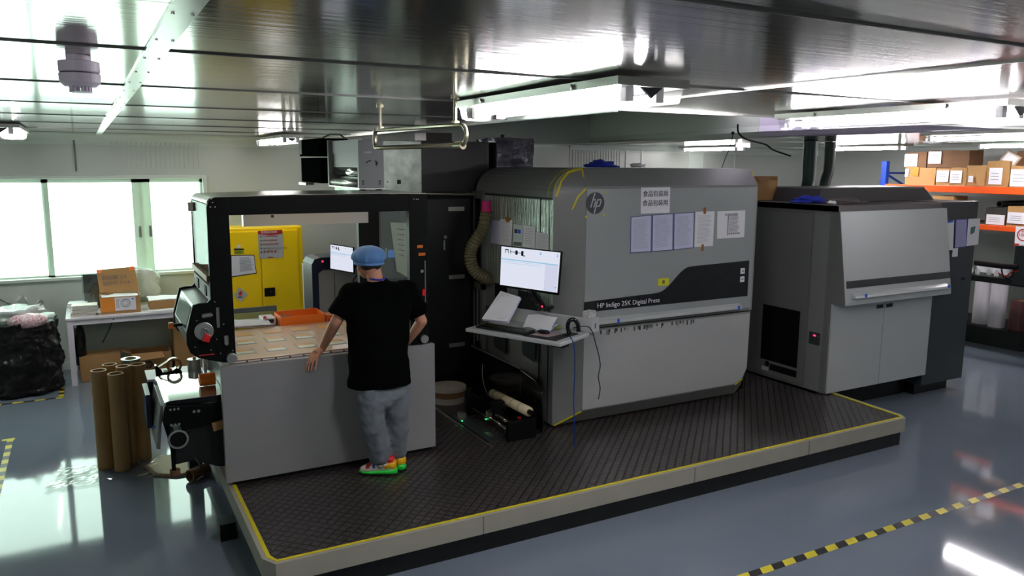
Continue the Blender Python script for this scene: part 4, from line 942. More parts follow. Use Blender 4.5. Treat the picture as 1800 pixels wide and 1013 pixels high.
tag(MB().obox(C_+up_*.1165, back*.09, -e1*.07, up_*.055).build('small_striped_box', mat('striped_box', s(200, 200, 196), .5, 0, None, (60, .8, s(120, 120, 124))), bevel=.003), 'small white striped box sitting on the tray back panel end', 'box')
# clip board and papers
cb = thing('leaning_worksheet', 'handwritten worksheet leaning behind the keyboard on the tray', 'paper', tp(.25, .6))
c = [tp(.02, .98, .22), tp(.42, .90, .20), tp(.48, .48, .02), tp(.12, .55, .02)]
c = [atY(880, 512, 5.72), atY(915, 523, 5.50), atY(892, 566, 5.42), atY(847, 561, 5.62)]
nn = (c[1]-c[0]).cross(c[0]-c[3]).normalized(); nn = nn if nn.x < 0 else -nn
m_ = MB(); plate(m_, c, nn, .003); m_.build('sheet', paper_m, cb); lines(c, nn, 16, .08, .92, .06, .95, .12, .0035).build('handwriting', ink_m, cb)
bk = MB(); n2 = Vector((.3, 0, .1)); plate(bk, [p-nn*.02 for p in c], nn, .012); bk.build('binder', paper2_m, cb)
g_ = crumple(grid(tp(.42, .55, .01), (B_-A_)*.30, Vector((.08, .03, .10)), 8, 6), .02, 8); o = g_.build('crumpled_paper', paper_m); o.modifiers.new('s', 'SOLIDIFY').thickness = .001; tag(o, 'loose crumpled white paper right of the leaning worksheet', 'paper')
g_ = crumple(grid(tp(.55, .55, .006), (B_-A_)*.16, Vector((.10, .04, .045)), 8, 6), .02, 12); o = g_.build('blue_white_wrapper', mat('blue_white', s(120, 180, 225), .4, 0, None, (14, 1, s(240, 244, 250)))); o.modifiers.new('s', 'SOLIDIFY').thickness = .001; tag(o, 'blue and white crumpled wrapper behind the keyboard end', 'wrapper')
tag(crumple(MB().ball(tp(.72, .82, .02), .022, (1.5, 1, .7)), .008, 30).build('green_sticky_lump', mat('green_lump', s(120, 130, 50), .5)), 'small green lump beside the tray back panel', 'putty')
# large monitor
t = thing('monitor', 'large bright monitor above the keyboard tray', 'monitor', (3.25, 5.5, 1.31))
tl, tr = atY(880, 432, 5.72), atY(987, 443, 5.22); bl = atY(877.5, 502.5, 5.72); br = on_plane(981, 518, tl, tr, bl)
nn = (tr-tl).cross(tl-bl).normalized(); nn = nn if nn.x < 0 else -nn
m_ = MB(); m_.prism([bil((tl, tr, br, bl), u, v)-nn*.02 for u, v in ((-.005, -.008), (1.005, -.008), (1.005, 1.02), (-.005, 1.02))], nn*.019); m_.build('casing', blackg_m, t, bevel=.003)
m_ = MB(); plate(m_, [bil((tl, tr, br, bl), u, v) for u, v in ((.015, .015), (.985, .02), (.985, .96), (.015, .97))], nn, .0008); m_.build('screen', screen_m, t)
screen_content(t, lambda u, v: bil((tl, tr, br, bl), .015+.97*u, .02+.94*v)+nn*.001, nn)
m_ = MB(); m_.prism([bil((tl, tr, br, bl), u, v)+nn*.0012 for u, v in ((.76, .33), (.97, .33), (.97, .95), (.76, .95))], nn*.0003); m_.build('side_pane', emis('screen_lilac', s(206, 210, 230), .33), t)
mc = bil((tl, tr, br, bl), .5, .9)
MB().tube([mc-nn*.02, mc-nn*.08+up_*-.05, Vector((3.36, 5.55, 1.33)), Vector((3.455, 5.6, 1.33))], .02, 10).build('monitor_arm', blackp_m, t)
for k_, off in enumerate((0, .04, -.05)):
    m0 = mc+Vector((off*.2, off, -.02)); MB().tube(smooth_path([m0-nn*.02, m0+Vector((.03, .02, -.09)), m0+Vector((.07, -.04-off, -.15)), m0+Vector((.12, -.10, -.17))]), .006, 6).build('cable', blackp_m, t)
MB().box(3.30, 3.305, 5.50, 5.52, 1.355, 1.37).build('red_light', led_r, t)

# things on the press roof
def heap(name, label, cat, c, sx, sy, sz, m, amp=.5, seed=0, n=10, group=None):
    mb_ = MB().ball(c, 1, (sx, sy, sz), seg=28)
    for v in mb_.bm.verts: 
        d = v.co-Vector(c); f = 1+amp*noise.noise(Vector((d.x/sx, d.y/sy, d.z/sz))*2.2+Vector((seed, 0, 0))); v.co = Vector(c)+d*f
        v.co.z = max(v.co.z, c[2]-sz*.55)
    return tag(mb_.build(name, m, smooth=True), label, cat, group)
heap('blue_cloth', 'bunched blue cloth on top of the press hood', 'cloth', (4.16, 5.9, 2.53), .12, .10, .035, cloth_m, .9, 2)
heap('white_cloth', 'small white crumpled cloth on the press hood, right of the blue one', 'cloth', (4.55, 5.9, 2.525), .07, .05, .022, wbag_m, .7, 5)
tag(MB().tube(smooth_path([Vector((5.82, 6.0, 2.86)), Vector((5.80, 6.0, 2.75)), Vector((5.74, 6.0, 2.62)), Vector((5.69, 6.0, 2.51))]), .004, 6).ball((5.82, 6.0, 2.86), .018).build('hanging_wire', blackp_m), 'thin black wire dropping from the bay edge to the press roof', 'wire')
tag(MB().tube(smooth_path([Vector((5.88, 6.0, 2.95)), Vector((5.90, 6.0, 2.86)), Vector((6.02, 6.0, 2.80)), Vector((6.28, 6.0, 2.755)), Vector((6.40, 6.0, 2.70)), Vector((6.66, 6.0, 2.64))]), .009, 8).build('loose_cable', blackp_m), 'thick black cable looping down below the bay edge right of the thin wire', 'cable')

# ================================================================== RIGHT HAND CABINETS
t = thing('finishing_cabinet', 'wide grey machine cabinet with slanted upper hood and two lower doors', 'machine cabinet', (7.2, 5.8, 0))
MB().box(6.40, 8.02, 5.16, 6.6, .27, 2.10).build('body', mid_m, t, bevel=.004)
MB().box(6.56, 8.0, 5.40, 6.6, 0, .27).build('plinth', blackp_m, t)
for x0, x1 in ((6.42, 7.205), (7.215, 8.0)): 
    d_ = MB().box(x0, x1, 5.14, 5.16, .275, 1.19).build('door', pressl_m, t, bevel=.003)
    hx = x1-.12 if x0 < 7 else x0+.02
    MB().box(hx, hx+.10, 5.135, 5.14, 1.09, 1.13).build('handle_recess', blackp_m, d_, bevel=.004)
hd = MB().prism([(6.42, y, z) for y, z in ((5.155, 2.10), (5.16, 1.19), (5.0, 1.19), (5.0, 1.22), (5.13, 2.10))], (1.68, 0, 0)).build('upper_hood', pressl_m, t, bevel=.004)
MB().prism([(6.416, y, z) for y, z in ((5.20, 2.10), (5.20, 1.19), (5.0, 1.19), (5.0, 1.22), (5.13, 2.10))], (.006, 0, 0)).build('hood_side', mid_m, t)
yy = lambda z: 5.0+.13*(z-1.22)/.88
MB().prism([(6.45, yy(z)-.004, z) for z in (1.36, 1.43)]+[(8.09, yy(z)-.004, z) for z in (1.43, 1.36)], (0, .006, 0)).build('charcoal_band', band_m, t)
MB().prism([(6.52, yy(1.31)-.002, 1.31), (6.52, yy(1.31)-.045, 1.285), (6.52, yy(1.25)-.045, 1.262), (6.52, yy(1.25)-.002, 1.25)], (1.5, 0, 0)).build('long_handle', pressl_m, t, bevel=.004)
for x in (6.66, 7.98): MB().box(x, x+.025, yy(1.28)-.05, yy(1.28)-.04, 1.265, 1.30).build('blue_tape', tape_b, t)
# left side door
sd_ = MB().box(6.385, 6.40, 5.42, 6.10, .30, 2.06).build('side_door', mid_m, t, bevel=.003)
MB().box(6.38, 6.385, 5.50, 6.0, .46, 1.06).build('black_window', blackg_m, sd_, bevel=.003)
MB().box(6.381, 6.385, 5.50, 5.86, .36, .43).build('vent_slot', blackp_m, sd_); MB().cyl((6.38, 5.90, .42), (6.385, 5.90, .42), .03, 18).build('vent_hole', blackp_m, sd_)
MB().box(6.38, 6.385, 5.88, 5.97, .34, .38).build('pale_patch', pressl_m, sd_)
MB().box(6.39, 6.40, 5.22, 5.40, .28, 2.08).build('side_strip', pressp_m, t)
sw = MB().box(6.38, 6.39, 5.24, 5.37, .755, .88).build('switch_box', dark_m, t, bevel=.003); MB().box(6.376, 6.38, 5.285, 5.315, .84, .855).build('red_light', led_r, sw); MB().box(6.377, 6.38, 5.25, 5.27, .845, .85).build('tiny_text', alu_m, sw)
MB().box(6.38, 6.41, 5.14, 6.6, 2.10, 2.16).build('roof_edge', mid_m, t); MB().box(6.38, 8.02, 5.14, 6.6, 2.10, 2.155).build('roof', mat('brown_grey_top', s(92, 86, 86), .35), t)
# second unit between press and cabinet
u = thing('transfer_unit', 'narrow grey connecting unit behind the gap between press and right cabinet', 'machine unit', (6.1, 6.5, .26))
MB().box(5.80, 6.37, 6.22, 6.55, .27, 2.10).build('body', mid_m, u, bevel=.004); MB().box(6.0, 6.3, 6.215, 6.22, .35, 1.2).build('dark_window', blackg_m, u); MB().box(6.05, 6.12, 6.21, 6.22, 1.46, 1.52).build('latch', blackp_m, u)
MB().box(6.30, 6.33, 6.205, 6.22, .3, 2.05).build('bright_edge', alu_m, u)
tag(MB().box(5.74, 5.84, 5.70, 5.86, .262, .36).build('black_rubber_block', blackp_m), 'black block on the rubber mat behind the press right foot', 'block')
# roof hood (dark trapezoid)
ho = thing('roof_hood', 'long low dark trapezoid hood on top of the right cabinet', 'hood', (7.6, 5.85, 2.16))
MB().prism([(x, 5.62, z) for x, z in ((6.66, 2.157), (6.72, 2.30), (8.42, 2.30), (8.62, 2.157))], (0, .6, 0)).build('body', mat('hood_black', s(40, 38, 40), .45), ho, bevel=.003)
MB().box(6.72, 8.42, 5.62, 6.22, 2.302, 2.312).build('grey_rim', mid_m, ho)
heap('blue_cloth', 'bunched blue cloth on the roof of the right cabinet near the brown carton', 'cloth', (6.56, 5.62, 2.185), .16, .10, .04, cloth_m, .9, 9)
heap('grey_rag', 'long brownish grey rag on the cabinet roof in front of the dark hood', 'cloth', (6.84, 5.42, 2.175), .24, .08, .03, mat('rag', s(92, 84, 80), .9), .8, 14)
heap('white_cloth', 'small white cloth lying between the blue cloth and the grey rag', 'cloth', (6.62, 5.40, 2.17), .05, .04, .02, paper_m, .6, 17)
cx = thing('open_carton', 'open brown carton standing on the transfer unit behind the blue cloth', 'carton', (6.3, 6.4, 2.11))
xa, ya2 = 6.42, 6.25
m_ = MB().box(xa, xa+.34, ya2, ya2+.006, 2.157, 2.38).box(xa, xa+.34, ya2+.25, ya2+.256, 2.157, 2.42).box(xa, xa+.006, ya2, ya2+.256, 2.157, 2.42).box(xa+.334, xa+.34, ya2, ya2+.256, 2.157, 2.42).box(xa, xa+.34, ya2, ya2+.25, 2.157, 2.163)
m_.build('carton_body', carton_m, cx); MB().prism([(xa, ya2, 2.42), (xa+.18, ya2-.02, 2.42), (xa+.14, ya2-.06, 2.37), (xa+.03, ya2-.05, 2.37)], (0, .006, 0)).build('flap', cartdk_m, cx)
# green pipe drops from ceiling
pc = mat('green_hose', s(22, 52, 46), .5)
tag(MB().tube(smooth_path([Vector((8.12, 7.0, 2.855)), Vector((8.12, 7.0, 2.6)), Vector((8.10, 6.98, 2.35)), Vector((8.02, 6.95, 2.15)), Vector((8.0, 6.95, 1.9))]), .085, 16).build('green_hose', pc, smooth=True), 'dark green hose dropping from the ceiling, nearer and longer of the two', 'hose')
tag(MB().tube(smooth_path([Vector((8.72, 7.2, 2.855)), Vector((8.72, 7.2, 2.5)), Vector((8.66, 7.2, 2.28)), Vector((8.66, 7.2, 1.9))]), .07, 16).build('green_hose', mat('green_hose2', s(24, 40, 34), .5), smooth=True), 'dark green hose dropping behind and right of the nearer one', 'hose')
# dark tower
t = thing('dark_tower', 'dark charcoal machine tower at the right end of the grey cabinets', 'machine cabinet', (8.5, 5.8, 0))
MB().box(8.03, 8.78, 5.20, 6.5, .13, 2.16).build('body', dark_m, t, bevel=.006); MB().box(8.06, 8.66, 5.30, 6.5, 0, .13).build('plinth', blackp_m, t)
MB().box(8.60, 8.66, 5.195, 5.20, 1.28, 1.31).build('small_latch', blackp_m, t)
for px, lb, m2, rw, bd in ((((1662, 390), (1677, 387), (1675, 440), (1660, 440)), 'plain white sheet on the dark tower, at its left edge', paper_m, 0, None), (((1680, 386), (1700, 385), (1698, 434), (1678, 436)), 'lilac sleeved sheet in the middle of the dark tower papers', mat('lilac_deep', s(160, 158, 200), .5), 20, mat('sleeve_blue', s(70, 70, 170), .4)), (((1702, 385), (1723, 384), (1719, 430), (1698.5, 433)), 'white sheet with a green picture on the dark tower', paper_m, 0, None), (((1675, 437), (1684, 436), (1683, 451), (1673, 452)), 'small blank slip under the dark tower papers', paper_m, 0, None)):
    c = [atY(a, b, 5.194) for a, b in px]; q = notice(lb, c, FN, m2, rw, 'papers on the dark tower', border=bd)
    if 'green' in lb:
        m3 = MB(); n_ = Vector(FN)*.002; m3.prism([bil(c, u, v)+n_ for u, v in ((.25, .32), (.65, .28), (.6, .5), (.5, .55), (.25, .58))], Vector(FN)*.0005); m3.build('green_picture', mat('green_print', s(60, 110, 100), .5), q)
    if 'plain' in lb:
        m3 = MB(); n_ = Vector(FN)*.002; m3.prism([bil(c, u, v)+n_ for u, v in ((.0, .0), (.9, .0), (.9, .06), (.0, .06))], Vector(FN)*.0005); m3.build('blue_band', tape_b, q)


# ================================================================== RACKING ON THE RIGHT
RX = 11.2
t = thing('pallet_rack', 'tall racking with orange beams and blue upright along the right wall', 'rack', (11.7, 6.0, 0))
Y0r, Y1r = 3.2, 8.15
for zt, zb in ((2.265, 2.165), (1.73, 1.655)):
    for x in (RX, RX+.95): MB().box(x, x+.05, Y0r, Y1r, zb, zt).build('beam', rack_m, t, bevel=.006)
    MB().box(RX+.04, RX+.96, Y0r, Y1r, zt-.02, zt-.004).build('deck', mat('deck_board', s(120, 100, 76), .7), t)
for y in (Y1r, Y0r):
    for x in (RX+.0, RX+.92):
        m_ = MB().box(x, x+.08, y, y+.09, 0, 2.62)
        m_.build('upright', blue_m, t, bevel=.004)
    for z in (2.05, 2.42): MB().box(RX+.08, RX+.92, y+.03, y+.05, z, z+.03).build('brace', blue_m, t)
    MB().obox((RX+.08, y+.03, 2.40), (.84, 0, -.33), (0, .02, 0), (0, 0, .03)).build('diagonal_brace', blue_m, t)
def cbox(label, px, X_=RX+.06, dep=.35, z0=2.262, lab=True, lbl=(.1, .8, .15, .85), mm=carton_m, group='cartons on the upper rack shelf', cr=.012, name='carton', tape_=False):
    (a, b, c_, d_) = px; p = atX(a, b, X_); q = atX(c_, d_, X_)
    y1, y0 = p.y, q.y; z1 = p.z
    if z0 is None: z0 = q.z
    t_ = thing(name, label, 'carton', (X_, (y0+y1)/2, z0), group)
    m_ = MB().box(X_, X_+dep, y0, y1, z0+.001, z1); bmesh.ops.subdivide_edges(m_.bm, edges=m_.bm.edges[:], cuts=4, use_grid_fill=True); crumple(m_, cr, 5, a*.1)
    for v in m_.bm.verts: v.co.z = max(v.co.z, z0+.001)
    m_.build('carton_body', mm, t_)
    if lab:
        u0, u1, v0, v1 = lbl; yw = y1-y0; zh = z1-z0
        MB().box(X_-cr-.004, X_-cr-.002, y1-yw*u1, y1-yw*u0, z1-zh*v1, z1-zh*v0).build('paper_label', paper_m, t_)
        m2 = MB()
        for k_ in range(3): m2.box(X_-cr-.005, X_-cr-.004, y1-yw*(u0+(u1-u0)*.75), y1-yw*(u0+(u1-u0)*.15), z1-zh*(v0+(v1-v0)*(.35+.18*k_)), z1-zh*(v0+(v1-v0)*(.32+.18*k_)))
        m2.build('label_print', ink_m, t_)
    if tape_: MB().box(X_-cr-.003, X_-cr-.001, y1-.45*(y1-y0), y1-.25*(y1-y0), z1-.5*(z1-z0), z1).build('orange_tape', orange_m, t_)
    return t_
cbox('wide carton with orange tape at the rear end of the upper rack shelf', (1593, 294, 1643, 320), lab=True, lbl=(.0, .12, .1, .55), tape_=True)
cbox('small carton with white label, second from the rear on the upper shelf', (1647, 296, 1670, 320), lbl=(.05, .9, .12, .8))
cbox('small carton with tilted white label, third from the rear on the upper shelf', (1672, 295, 1698, 320), lbl=(.02, .75, .15, .85))
cbox('bulging wrapped carton in the middle of the upper shelf', (1701, 291, 1732, 320), cr=.02, lbl=(.15, .4, .5, .8))
cbox('crumpled open carton with white label right of the bulging one', (1737, 284, 1772, 321), cr=.022, lbl=(.15, .75, .25, .9))
cbox('carton at the right edge with large blank label on the upper shelf', (1778, 292, 1812, 321), lbl=(.03, .9, .15, .95))
cbox('dark carton with white label stacked on the wide rear carton', (1594, 268, 1627, 293), X_=RX+.08, z0=2.50, mm=cartdk_m, lbl=(-.05, .6, .1, .85))
cbox('long dark brown carton stacked beside the labelled dark one', (1632, 265, 1702, 292), X_=RX+.08, z0=2.52, mm=cartdk_m, lbl=(.03, .35, .05, .75))
tt = thing('tilted_envelope', 'tilted white padded sheet standing on the cartons near the right edge', 'envelope', (RX+.1, 5.9, 2.5))
c = [atX(1772, 264, RX+.12), atX(1796, 277, RX+.12), atX(1778, 298, RX+.12), atX(1757, 281, RX+.12)]
m_ = MB(); plate(m_, c, (1, 0, 0), .03); m_.build('body', mat('kraft_pad', s(170, 150, 120), .6), tt); m_ = MB(); plate(m_, [bil(c, u, v)+Vector((-.001, 0, 0)) for u, v in ((.12, .12), (.88, .12), (.88, .88), (.12, .88))], LN, .002); m_.build('sheet', paper_m, tt)
cbox('brown carton at the right edge behind the tilted envelope', (1788, 266, 1815, 291), X_=RX+.30, z0=2.52, mm=cartdk_m, lab=False)
GLo = 'cartons on the lower rack shelf'
cbox('dark bundle with two white labels at the rear of the lower shelf', (1733, 364, 1768, 393), z0=1.726, mm=mat('dark_bundle', s(44, 40, 36), .6), group=GLo, lbl=(.1, .95, .4, .95))
cbox('brown carton with handwritten label on the lower shelf at the right edge', (1772, 362, 1812, 393), z0=1.726, group=GLo, lbl=(.05, .8, .3, .85), tape_=False)
cbox('low brown carton just visible above the dark tower on the lower shelf', (1640, 344, 1676, 352), z0=1.726, group=GLo, lab=False, cr=.01)
tag(MB().pipe(atX(1757, 359, RX+.06), atX(1757, 359, RX+.06)+Vector((.6, 0, 0)), .045, .03).build('black_pipe_core', blackp_m), 'black core lying end-on on top of the dark bundle', 'core')
# limit sign
c = [atX(1786, 398, RX-.008), atX(1812, 399, RX-.008), atX(1812, 434, RX-.008), atX(1783, 433, RX-.008)]
sg_ = thing('load_limit_sign', 'white load sign with red circle hanging on the lower orange beam', 'sign', c[3])
m_ = MB(); plate(m_, c, LN, .004); m_.build('plate', paper_m, sg_)
cc = bil(c, .55, .42); MB().pipe(cc+Vector((-.005, 0, 0)), cc+Vector((-.008, 0, 0)), .085, .07, 36).build('red_ring', redt_m, sg_)
text('load_number', '1000', redt_m, cc+Vector((-.006, .065, -.02)), (0, -1, 0), (0, 0, 1), .058, sg_); text('load_heading', '限载', redt_m, cc+Vector((-.006, .035, .035)), (0, -1, 0), (0, 0, 1), .03, sg_)
m_ = MB(); plate(m_, [bil(c, u, v)+Vector((-.005, 0, 0)) for u, v in ((.0, .86), (.3, .86), (.3, 1), (.0, 1))], LN, .001); m_.build('red_corner', redt_m, sg_)
# bench edge, white film rolls on pallet
b_ = thing('dark_bench', 'dark steel bench edge with small clear bottles in front of the rack', 'bench', (10.9, 6.4, 0))
MB().box(10.75, 11.15, 5.2, 7.4, .98, 1.06).build('bench_top', blackp_m, b_)
for x in (10.8, 11.1):
    for y in (5.25, 7.3): MB().box(x-.02, x+.02, y-.02, y+.02, 0, .98).build('leg', blackp_m, b_)
for k_, (x, y) in enumerate(((10.9, 6.62), (10.95, 6.50), (10.9, 6.38), (10.95, 6.25), (10.9, 6.12))):
    tag(MB().cyl((x, y, 1.061), (x, y, 1.13), .03, 12).cyl((x, y, 1.13), (x, y, 1.15), .014, 10).build('clear_bottle', mat('bottle_clear', s(200, 206, 204), .1, .2)), 'small clear bottle on the dark bench, '+('rearmost of the row', 'second from the rear of the row', 'middle one of the row', 'second from the front of the row', 'foremost of the row')[k_], 'bottle', 'clear bottles on the dark bench')
pl_ = thing('floor_pallet', 'low black pallet base under the white film rolls', 'pallet', (11.6, 6.6, 0))
MB().box(11.25, 12.2, 5.9, 7.9, .16, .26).build('deck', blackp_m, pl_)
for x in (11.3, 11.7, 12.1): MB().box(x, x+.08, 5.9, 7.9, 0, .16).build('runner', blackp_m, pl_)
for x, y, h_, r, m2, lb in ((11.5, 6.62, .90, .11, white_m, 'tall white film roll standing on the black pallet, left of its twin'), (11.45, 6.36, .90, .11, white_m, 'tall white film roll standing on the black pallet, right of its twin'), (11.5, 6.95, .92, .12, mat('tan_roll', s(140, 122, 110), .6), 'tan paper roll standing just right of the dark tower'), (11.5, 6.08, .42, .13, mat('red_roll', s(84, 46, 44), .4), 'short reddish wrapped roll standing under the clear sheet')):
    q = thing('standing_roll', lb, 'roll', (x, y, .26), 'standing rolls on the pallet'); MB().pipe((x, y, .262), (x, y, .26+h_), r, .035).build('wound_film', m2, q); MB().pipe((x, y, .262), (x, y, .265+h_), .034, .026).build('core', kraft_m, q)
rm = thing('robot_stand', 'dark metal clamp arm with red and black wires at the right edge', 'machine', (10.3, 5.0, 0))
def rx_(a, b, X_=10.4): return atX(a, b, X_)
MB().tube([rx_(1714, 462), rx_(1760, 468), rx_(1790, 470)], .035, 8).build('arm', blackp_m, rm); MB().obox(rx_(1778, 500), (0, -.5, 0), (.3, 0, 0), (0, 0, .5)).build('head', dark_m, rm)
MB().obox(Vector((10.4, 5.05, 0)), (0, -.4, 0), (.25, 0, 0), (0, 0, 1.4)).build('blue_column', blue_m, rm)
MB().tube(smooth_path([rx_(1755, 480), rx_(1768, 486), rx_(1776, 480), rx_(1790, 476)]), .008).build('red_wire', red_m, rm); MB().tube(smooth_path([rx_(1760, 470), rx_(1764, 486), rx_(1776, 490), rx_(1784, 470)]), .01).build('black_wire', blackp_m, rm)

# ================================================================== YELLOW CABINET, WINDOW TABLE
t = thing('safety_cabinet', 'yellow flammable liquids safety cabinet with two doors against the rear wall', 'safety cabinet', (1.9, 10.2, 0))
YC = 10.0
MB().box(1.36, 2.43, YC, YC+.45, .08, 1.745).build('body', yellow_m, t, bevel=.015)
MB().box(1.38, 2.41, YC+.02, YC+.43, 0, .08).build('foot', dark_m, t)
dl = MB().box(1.39, 1.895, YC-.02, YC, .14, 1.70).build('door', yellow_m, t, bevel=.004); dr = MB().box(1.905, 2.36, YC-.02, YC, .14, 1.70).build('door', yellow_m, t, bevel=.004)
hr = MB().box(1.925, 2.055, YC-.028, YC-.02, .875, .985).build('handle', blackp_m, dr, bevel=.006); MB().box(1.99, 2.02, YC-.034, YC-.028, .92, .955).build('lock', blackg_m, hr)
def yq(px, y=YC-.022): return [atY(a, b, y) for a, b in px]
def ypl(px, name, m, par, o=.001, th=.001):
    c = yq(px); m_ = MB(); plate(m_, [p+Vector(FN)*o for p in c], FN, th); return m_.build(name, m, par), c
sg, c = ypl(((453, 406), (496, 404), (498.5, 453), (455.5, 455)), 'warning_sign', mat('sign_grey', s(176, 178, 176), .45), dr)
ypl(((453, 406), (496, 404), (496.4, 411), (475, 413.5), (453.4, 412)), 'red_header', redt_m, sg, .003)
w_ = (c[1]-c[0]).length
text('sign_text', '危险品安全柜', white_m, c[0]+Vector((.035, -.005, -.032)), (1, 0, .0), (0, 0, 1), .033, sg)
for k_, (tx, sz) in enumerate((('FLAMMABLE', .034), ('INFLAMABLE', .031), ('INFLAMMABLE', .030), ('مواد قابلة للاشتعال', .028), ('易 燃 物 品', .034))):
    z_ = c[0].z-.083-.048*k_
    text('sign_text', tx, redt_m if k_ != 3 else inkd_m, Vector((c[0].x+.055, YC-.025, z_)), (1, 0, 0), (0, 0, 1), sz, sg)
    MB().prism([(c[0].x+.020, YC-.026, z_), (c[0].x+.046, YC-.026, z_), (c[0].x+.033, YC-.026, z_+.026)], (0, -.001, 0)).build('warning_triangle', ink_m, sg)
MB().box(c[0].x+.11, c[0].x+.17, YC-.027, YC-.025, c[2].z+.008, c[2].z+.018).build('red_bar', redt_m, sg)
q, c = ypl(((407, 450), (446, 449.5), (450, 479.5), (407.5, 486)), 'rules_sheet', paper_m, dl); q2, c2 = ypl(((405.5, 448.5), (447, 448), (451.2, 481), (406, 488)), 'sheet_backing', inkd_m, dl, 0, .0009)
lines(c, FN, 13, .35, .95, .10, .85, .3, .003).build('rules_text', ink_m, q)
q, c = ypl(((411, 437), (428.5, 437), (429, 446.5), (411.5, 447)), 'door_label', mat('label_lime', s(170, 180, 30), .4), dl); ypl(((411, 437), (428.5, 437), (428.6, 439.8), (411.1, 440)), 'label_header', inkd_m, q, .003); lines(c, FN, 3, .1, .9, .45, .95, .4, .003).build('label_text', inkd_m, q)
ypl(((416.5, 430.5), (422.5, 430.5), (422.5, 436.5), (416.5, 436.5)), 'small_tag', paper_m, dl)
q, c = ypl(((420.5, 505), (435.5, 517.5), (423, 532), (411, 520)), 'flammable_diamond', mat('sign_grey', None or s(176, 178, 176)), dl)
fc = (c[0]+c[1]+c[2]+c[3])/4
MB().prism([(fc.x+x*.95, fc.y-.003, fc.z+.01+z) for x, z in ((-.018, -.012), (-.026, .008), (-.016, .024), (-.012, .012), (-.004, .05), (.006, .03), (.010, .042), (.024, .016), (.020, -.008), (.008, -.018), (-.008, -.018))], (0, -.001, 0)).build('flame', red_m, q)
lines([fc+Vector((-.035, 0, -.02)), fc+Vector((.035, 0, -.02)), fc+Vector((.03, 0, -.035)), fc+Vector((-.03, 0, -.035))], FN, 1, 0, 1, 0, 1, .8, .003).build('small_text', inkd_m, q)
t = thing('grey_bin_lid', 'grey framed pale panel standing in front of the yellow cabinet foot', 'panel', (1.8, 9.6, 0))
ql = [atY(a, b, 9.7) for a, b in ((405, 543), (485, 536), (487, 556), (405, 562))]
MB().box(ql[0].x-.1, ql[1].x, 9.66, 9.70, 0, ql[0].z).build('panel', mid_m, t); MB().box(ql[0].x-.1, ql[1].x-.04, 9.652, 9.66, .3, ql[0].z-.06).build('pale_inset', mat('pale_yellow', s(170, 168, 100), .5), t)

TY0, TY1, TX0, TX1, TZ = 9.98, 10.80, -.26, 1.30, .785
t = thing('white_table', 'white table under the window stacked with cartons and papers', 'table', (.5, 10.4, 0))
MB().box(TX0, TX1, TY0, TY1, TZ-.025, TZ).build('tabletop', white_m, t, bevel=.004)
MB().box(TX0+.03, TX1-.03, TY0+.02, TY0+.05, TZ-.085, TZ-.025).build('apron', white_m, t); MB().box(TX0+.02, TX0+.05, TY0+.03, TY1-.03, TZ-.085, TZ-.025).build('apron', white_m, t)
for x in (TX0+.01, TX1-.07):
    for y in (TY0+.01, TY1-.07): MB().box(x, x+.06, y, y+.06, 0, TZ-.025).build('leg', white_m, t)
MB().cyl((.22, TY0+.018, TZ-.05), (.22, TY0+.02, TZ-.05), .008, 10).build('screw_hole', inkd_m, t)
def carton(label, x0, x1, y0, y1, z0, h, m=carton_m, group=None, open_=None, cat='carton'):
    q = thing('carton', label, cat, ((x0+x1)/2, (y0+y1)/2, z0), group); z0 += .001; w = .006
    if open_ is None: MB().box(x0, x1, y0, y1, z0, z0+h).build('carton_body', m, q, bevel=.004)
    else: MB().box(x0, x1, y0, y0+w, z0, z0+h).box(x0, x1, y1-w, y1, z0, z0+h).box(x0, x0+w, y0+w, y1-w, z0, z0+h).box(x1-w, x1, y0+w, y1-w, z0, z0+h).box(x0+w, x1-w, y0+w, y1-w, z0, z0+w).build('carton_body', m, q)
    return q
q = carton('open orange and brown carton with raised handwritten lid on the white table', .10, .52, 10.08, 10.40, TZ, .20, open_=1)
MB().box(.102, .25, 10.074, 10.079, TZ+.03, TZ+.19).build('orange_side', mat('orange_print', s(226, 140, 50), .5), q)
lb = MB().box(.25, .47, 10.072, 10.079, TZ+.035, TZ+.19).build('white_label', paper_m, q)
MB().pipe((.36, 10.070, TZ+.12), (.36, 10.072, TZ+.12), .05, .044, 28).pipe((.36, 10.070, TZ+.12), (.36, 10.072, TZ+.12), .03, .026, 28).build('label_drawing', ink_m, lb)
MB().cyl((.44, 10.070, TZ+.165), (.44, 10.072, TZ+.165), .010, 14).build('blue_dot', tape_b, lb)
lines([Vector((.255, 10.074, TZ+.185)), Vector((.31, 10.074, TZ+.185)), Vector((.31, 10.074, TZ+.05)), Vector((.255, 10.074, TZ+.05))], FN, 7).build('label_text', ink_m, lb)
lc = [Vector((.09, 10.52, TZ+.47)), Vector((.50, 10.52, TZ+.49)), Vector((.53, 10.41, TZ+.205)), Vector((.105, 10.41, TZ+.205))]
m_ = MB(); plate(m_, lc, (0, -.94, .33), .006); ld = m_.build('raised_lid', carton_m, q)
text('handwriting', '封口胶 2.5', ink_m, bil(lc, .10, .45)+Vector((0, -.010, .003)), (1, 0, .03), (0, .35, .94), .06, ld); text('handwriting', '已打样 V 1.6', ink_m, bil(lc, .10, .70)+Vector((0, -.010, .003)), (1, 0, .05), (0, .35, .94), .055, ld)
for u in (.0, .85): m_ = MB(); plate(m_, [bil(lc, a, b)+Vector((0, -.006, .002)) for a, b in ((u, 0), (u+.12, 0), (u+.12, .14), (u, .14))], (0, -.94, .33), .001); m_.build('orange_tape', orange_m, ld)
g_ = crumple(grid((.115, 10.10, TZ+.19), (.39, 0, 0), (0, .28, 0), 10, 8), .02, 9); g_.build('white_contents', paper_m, q)
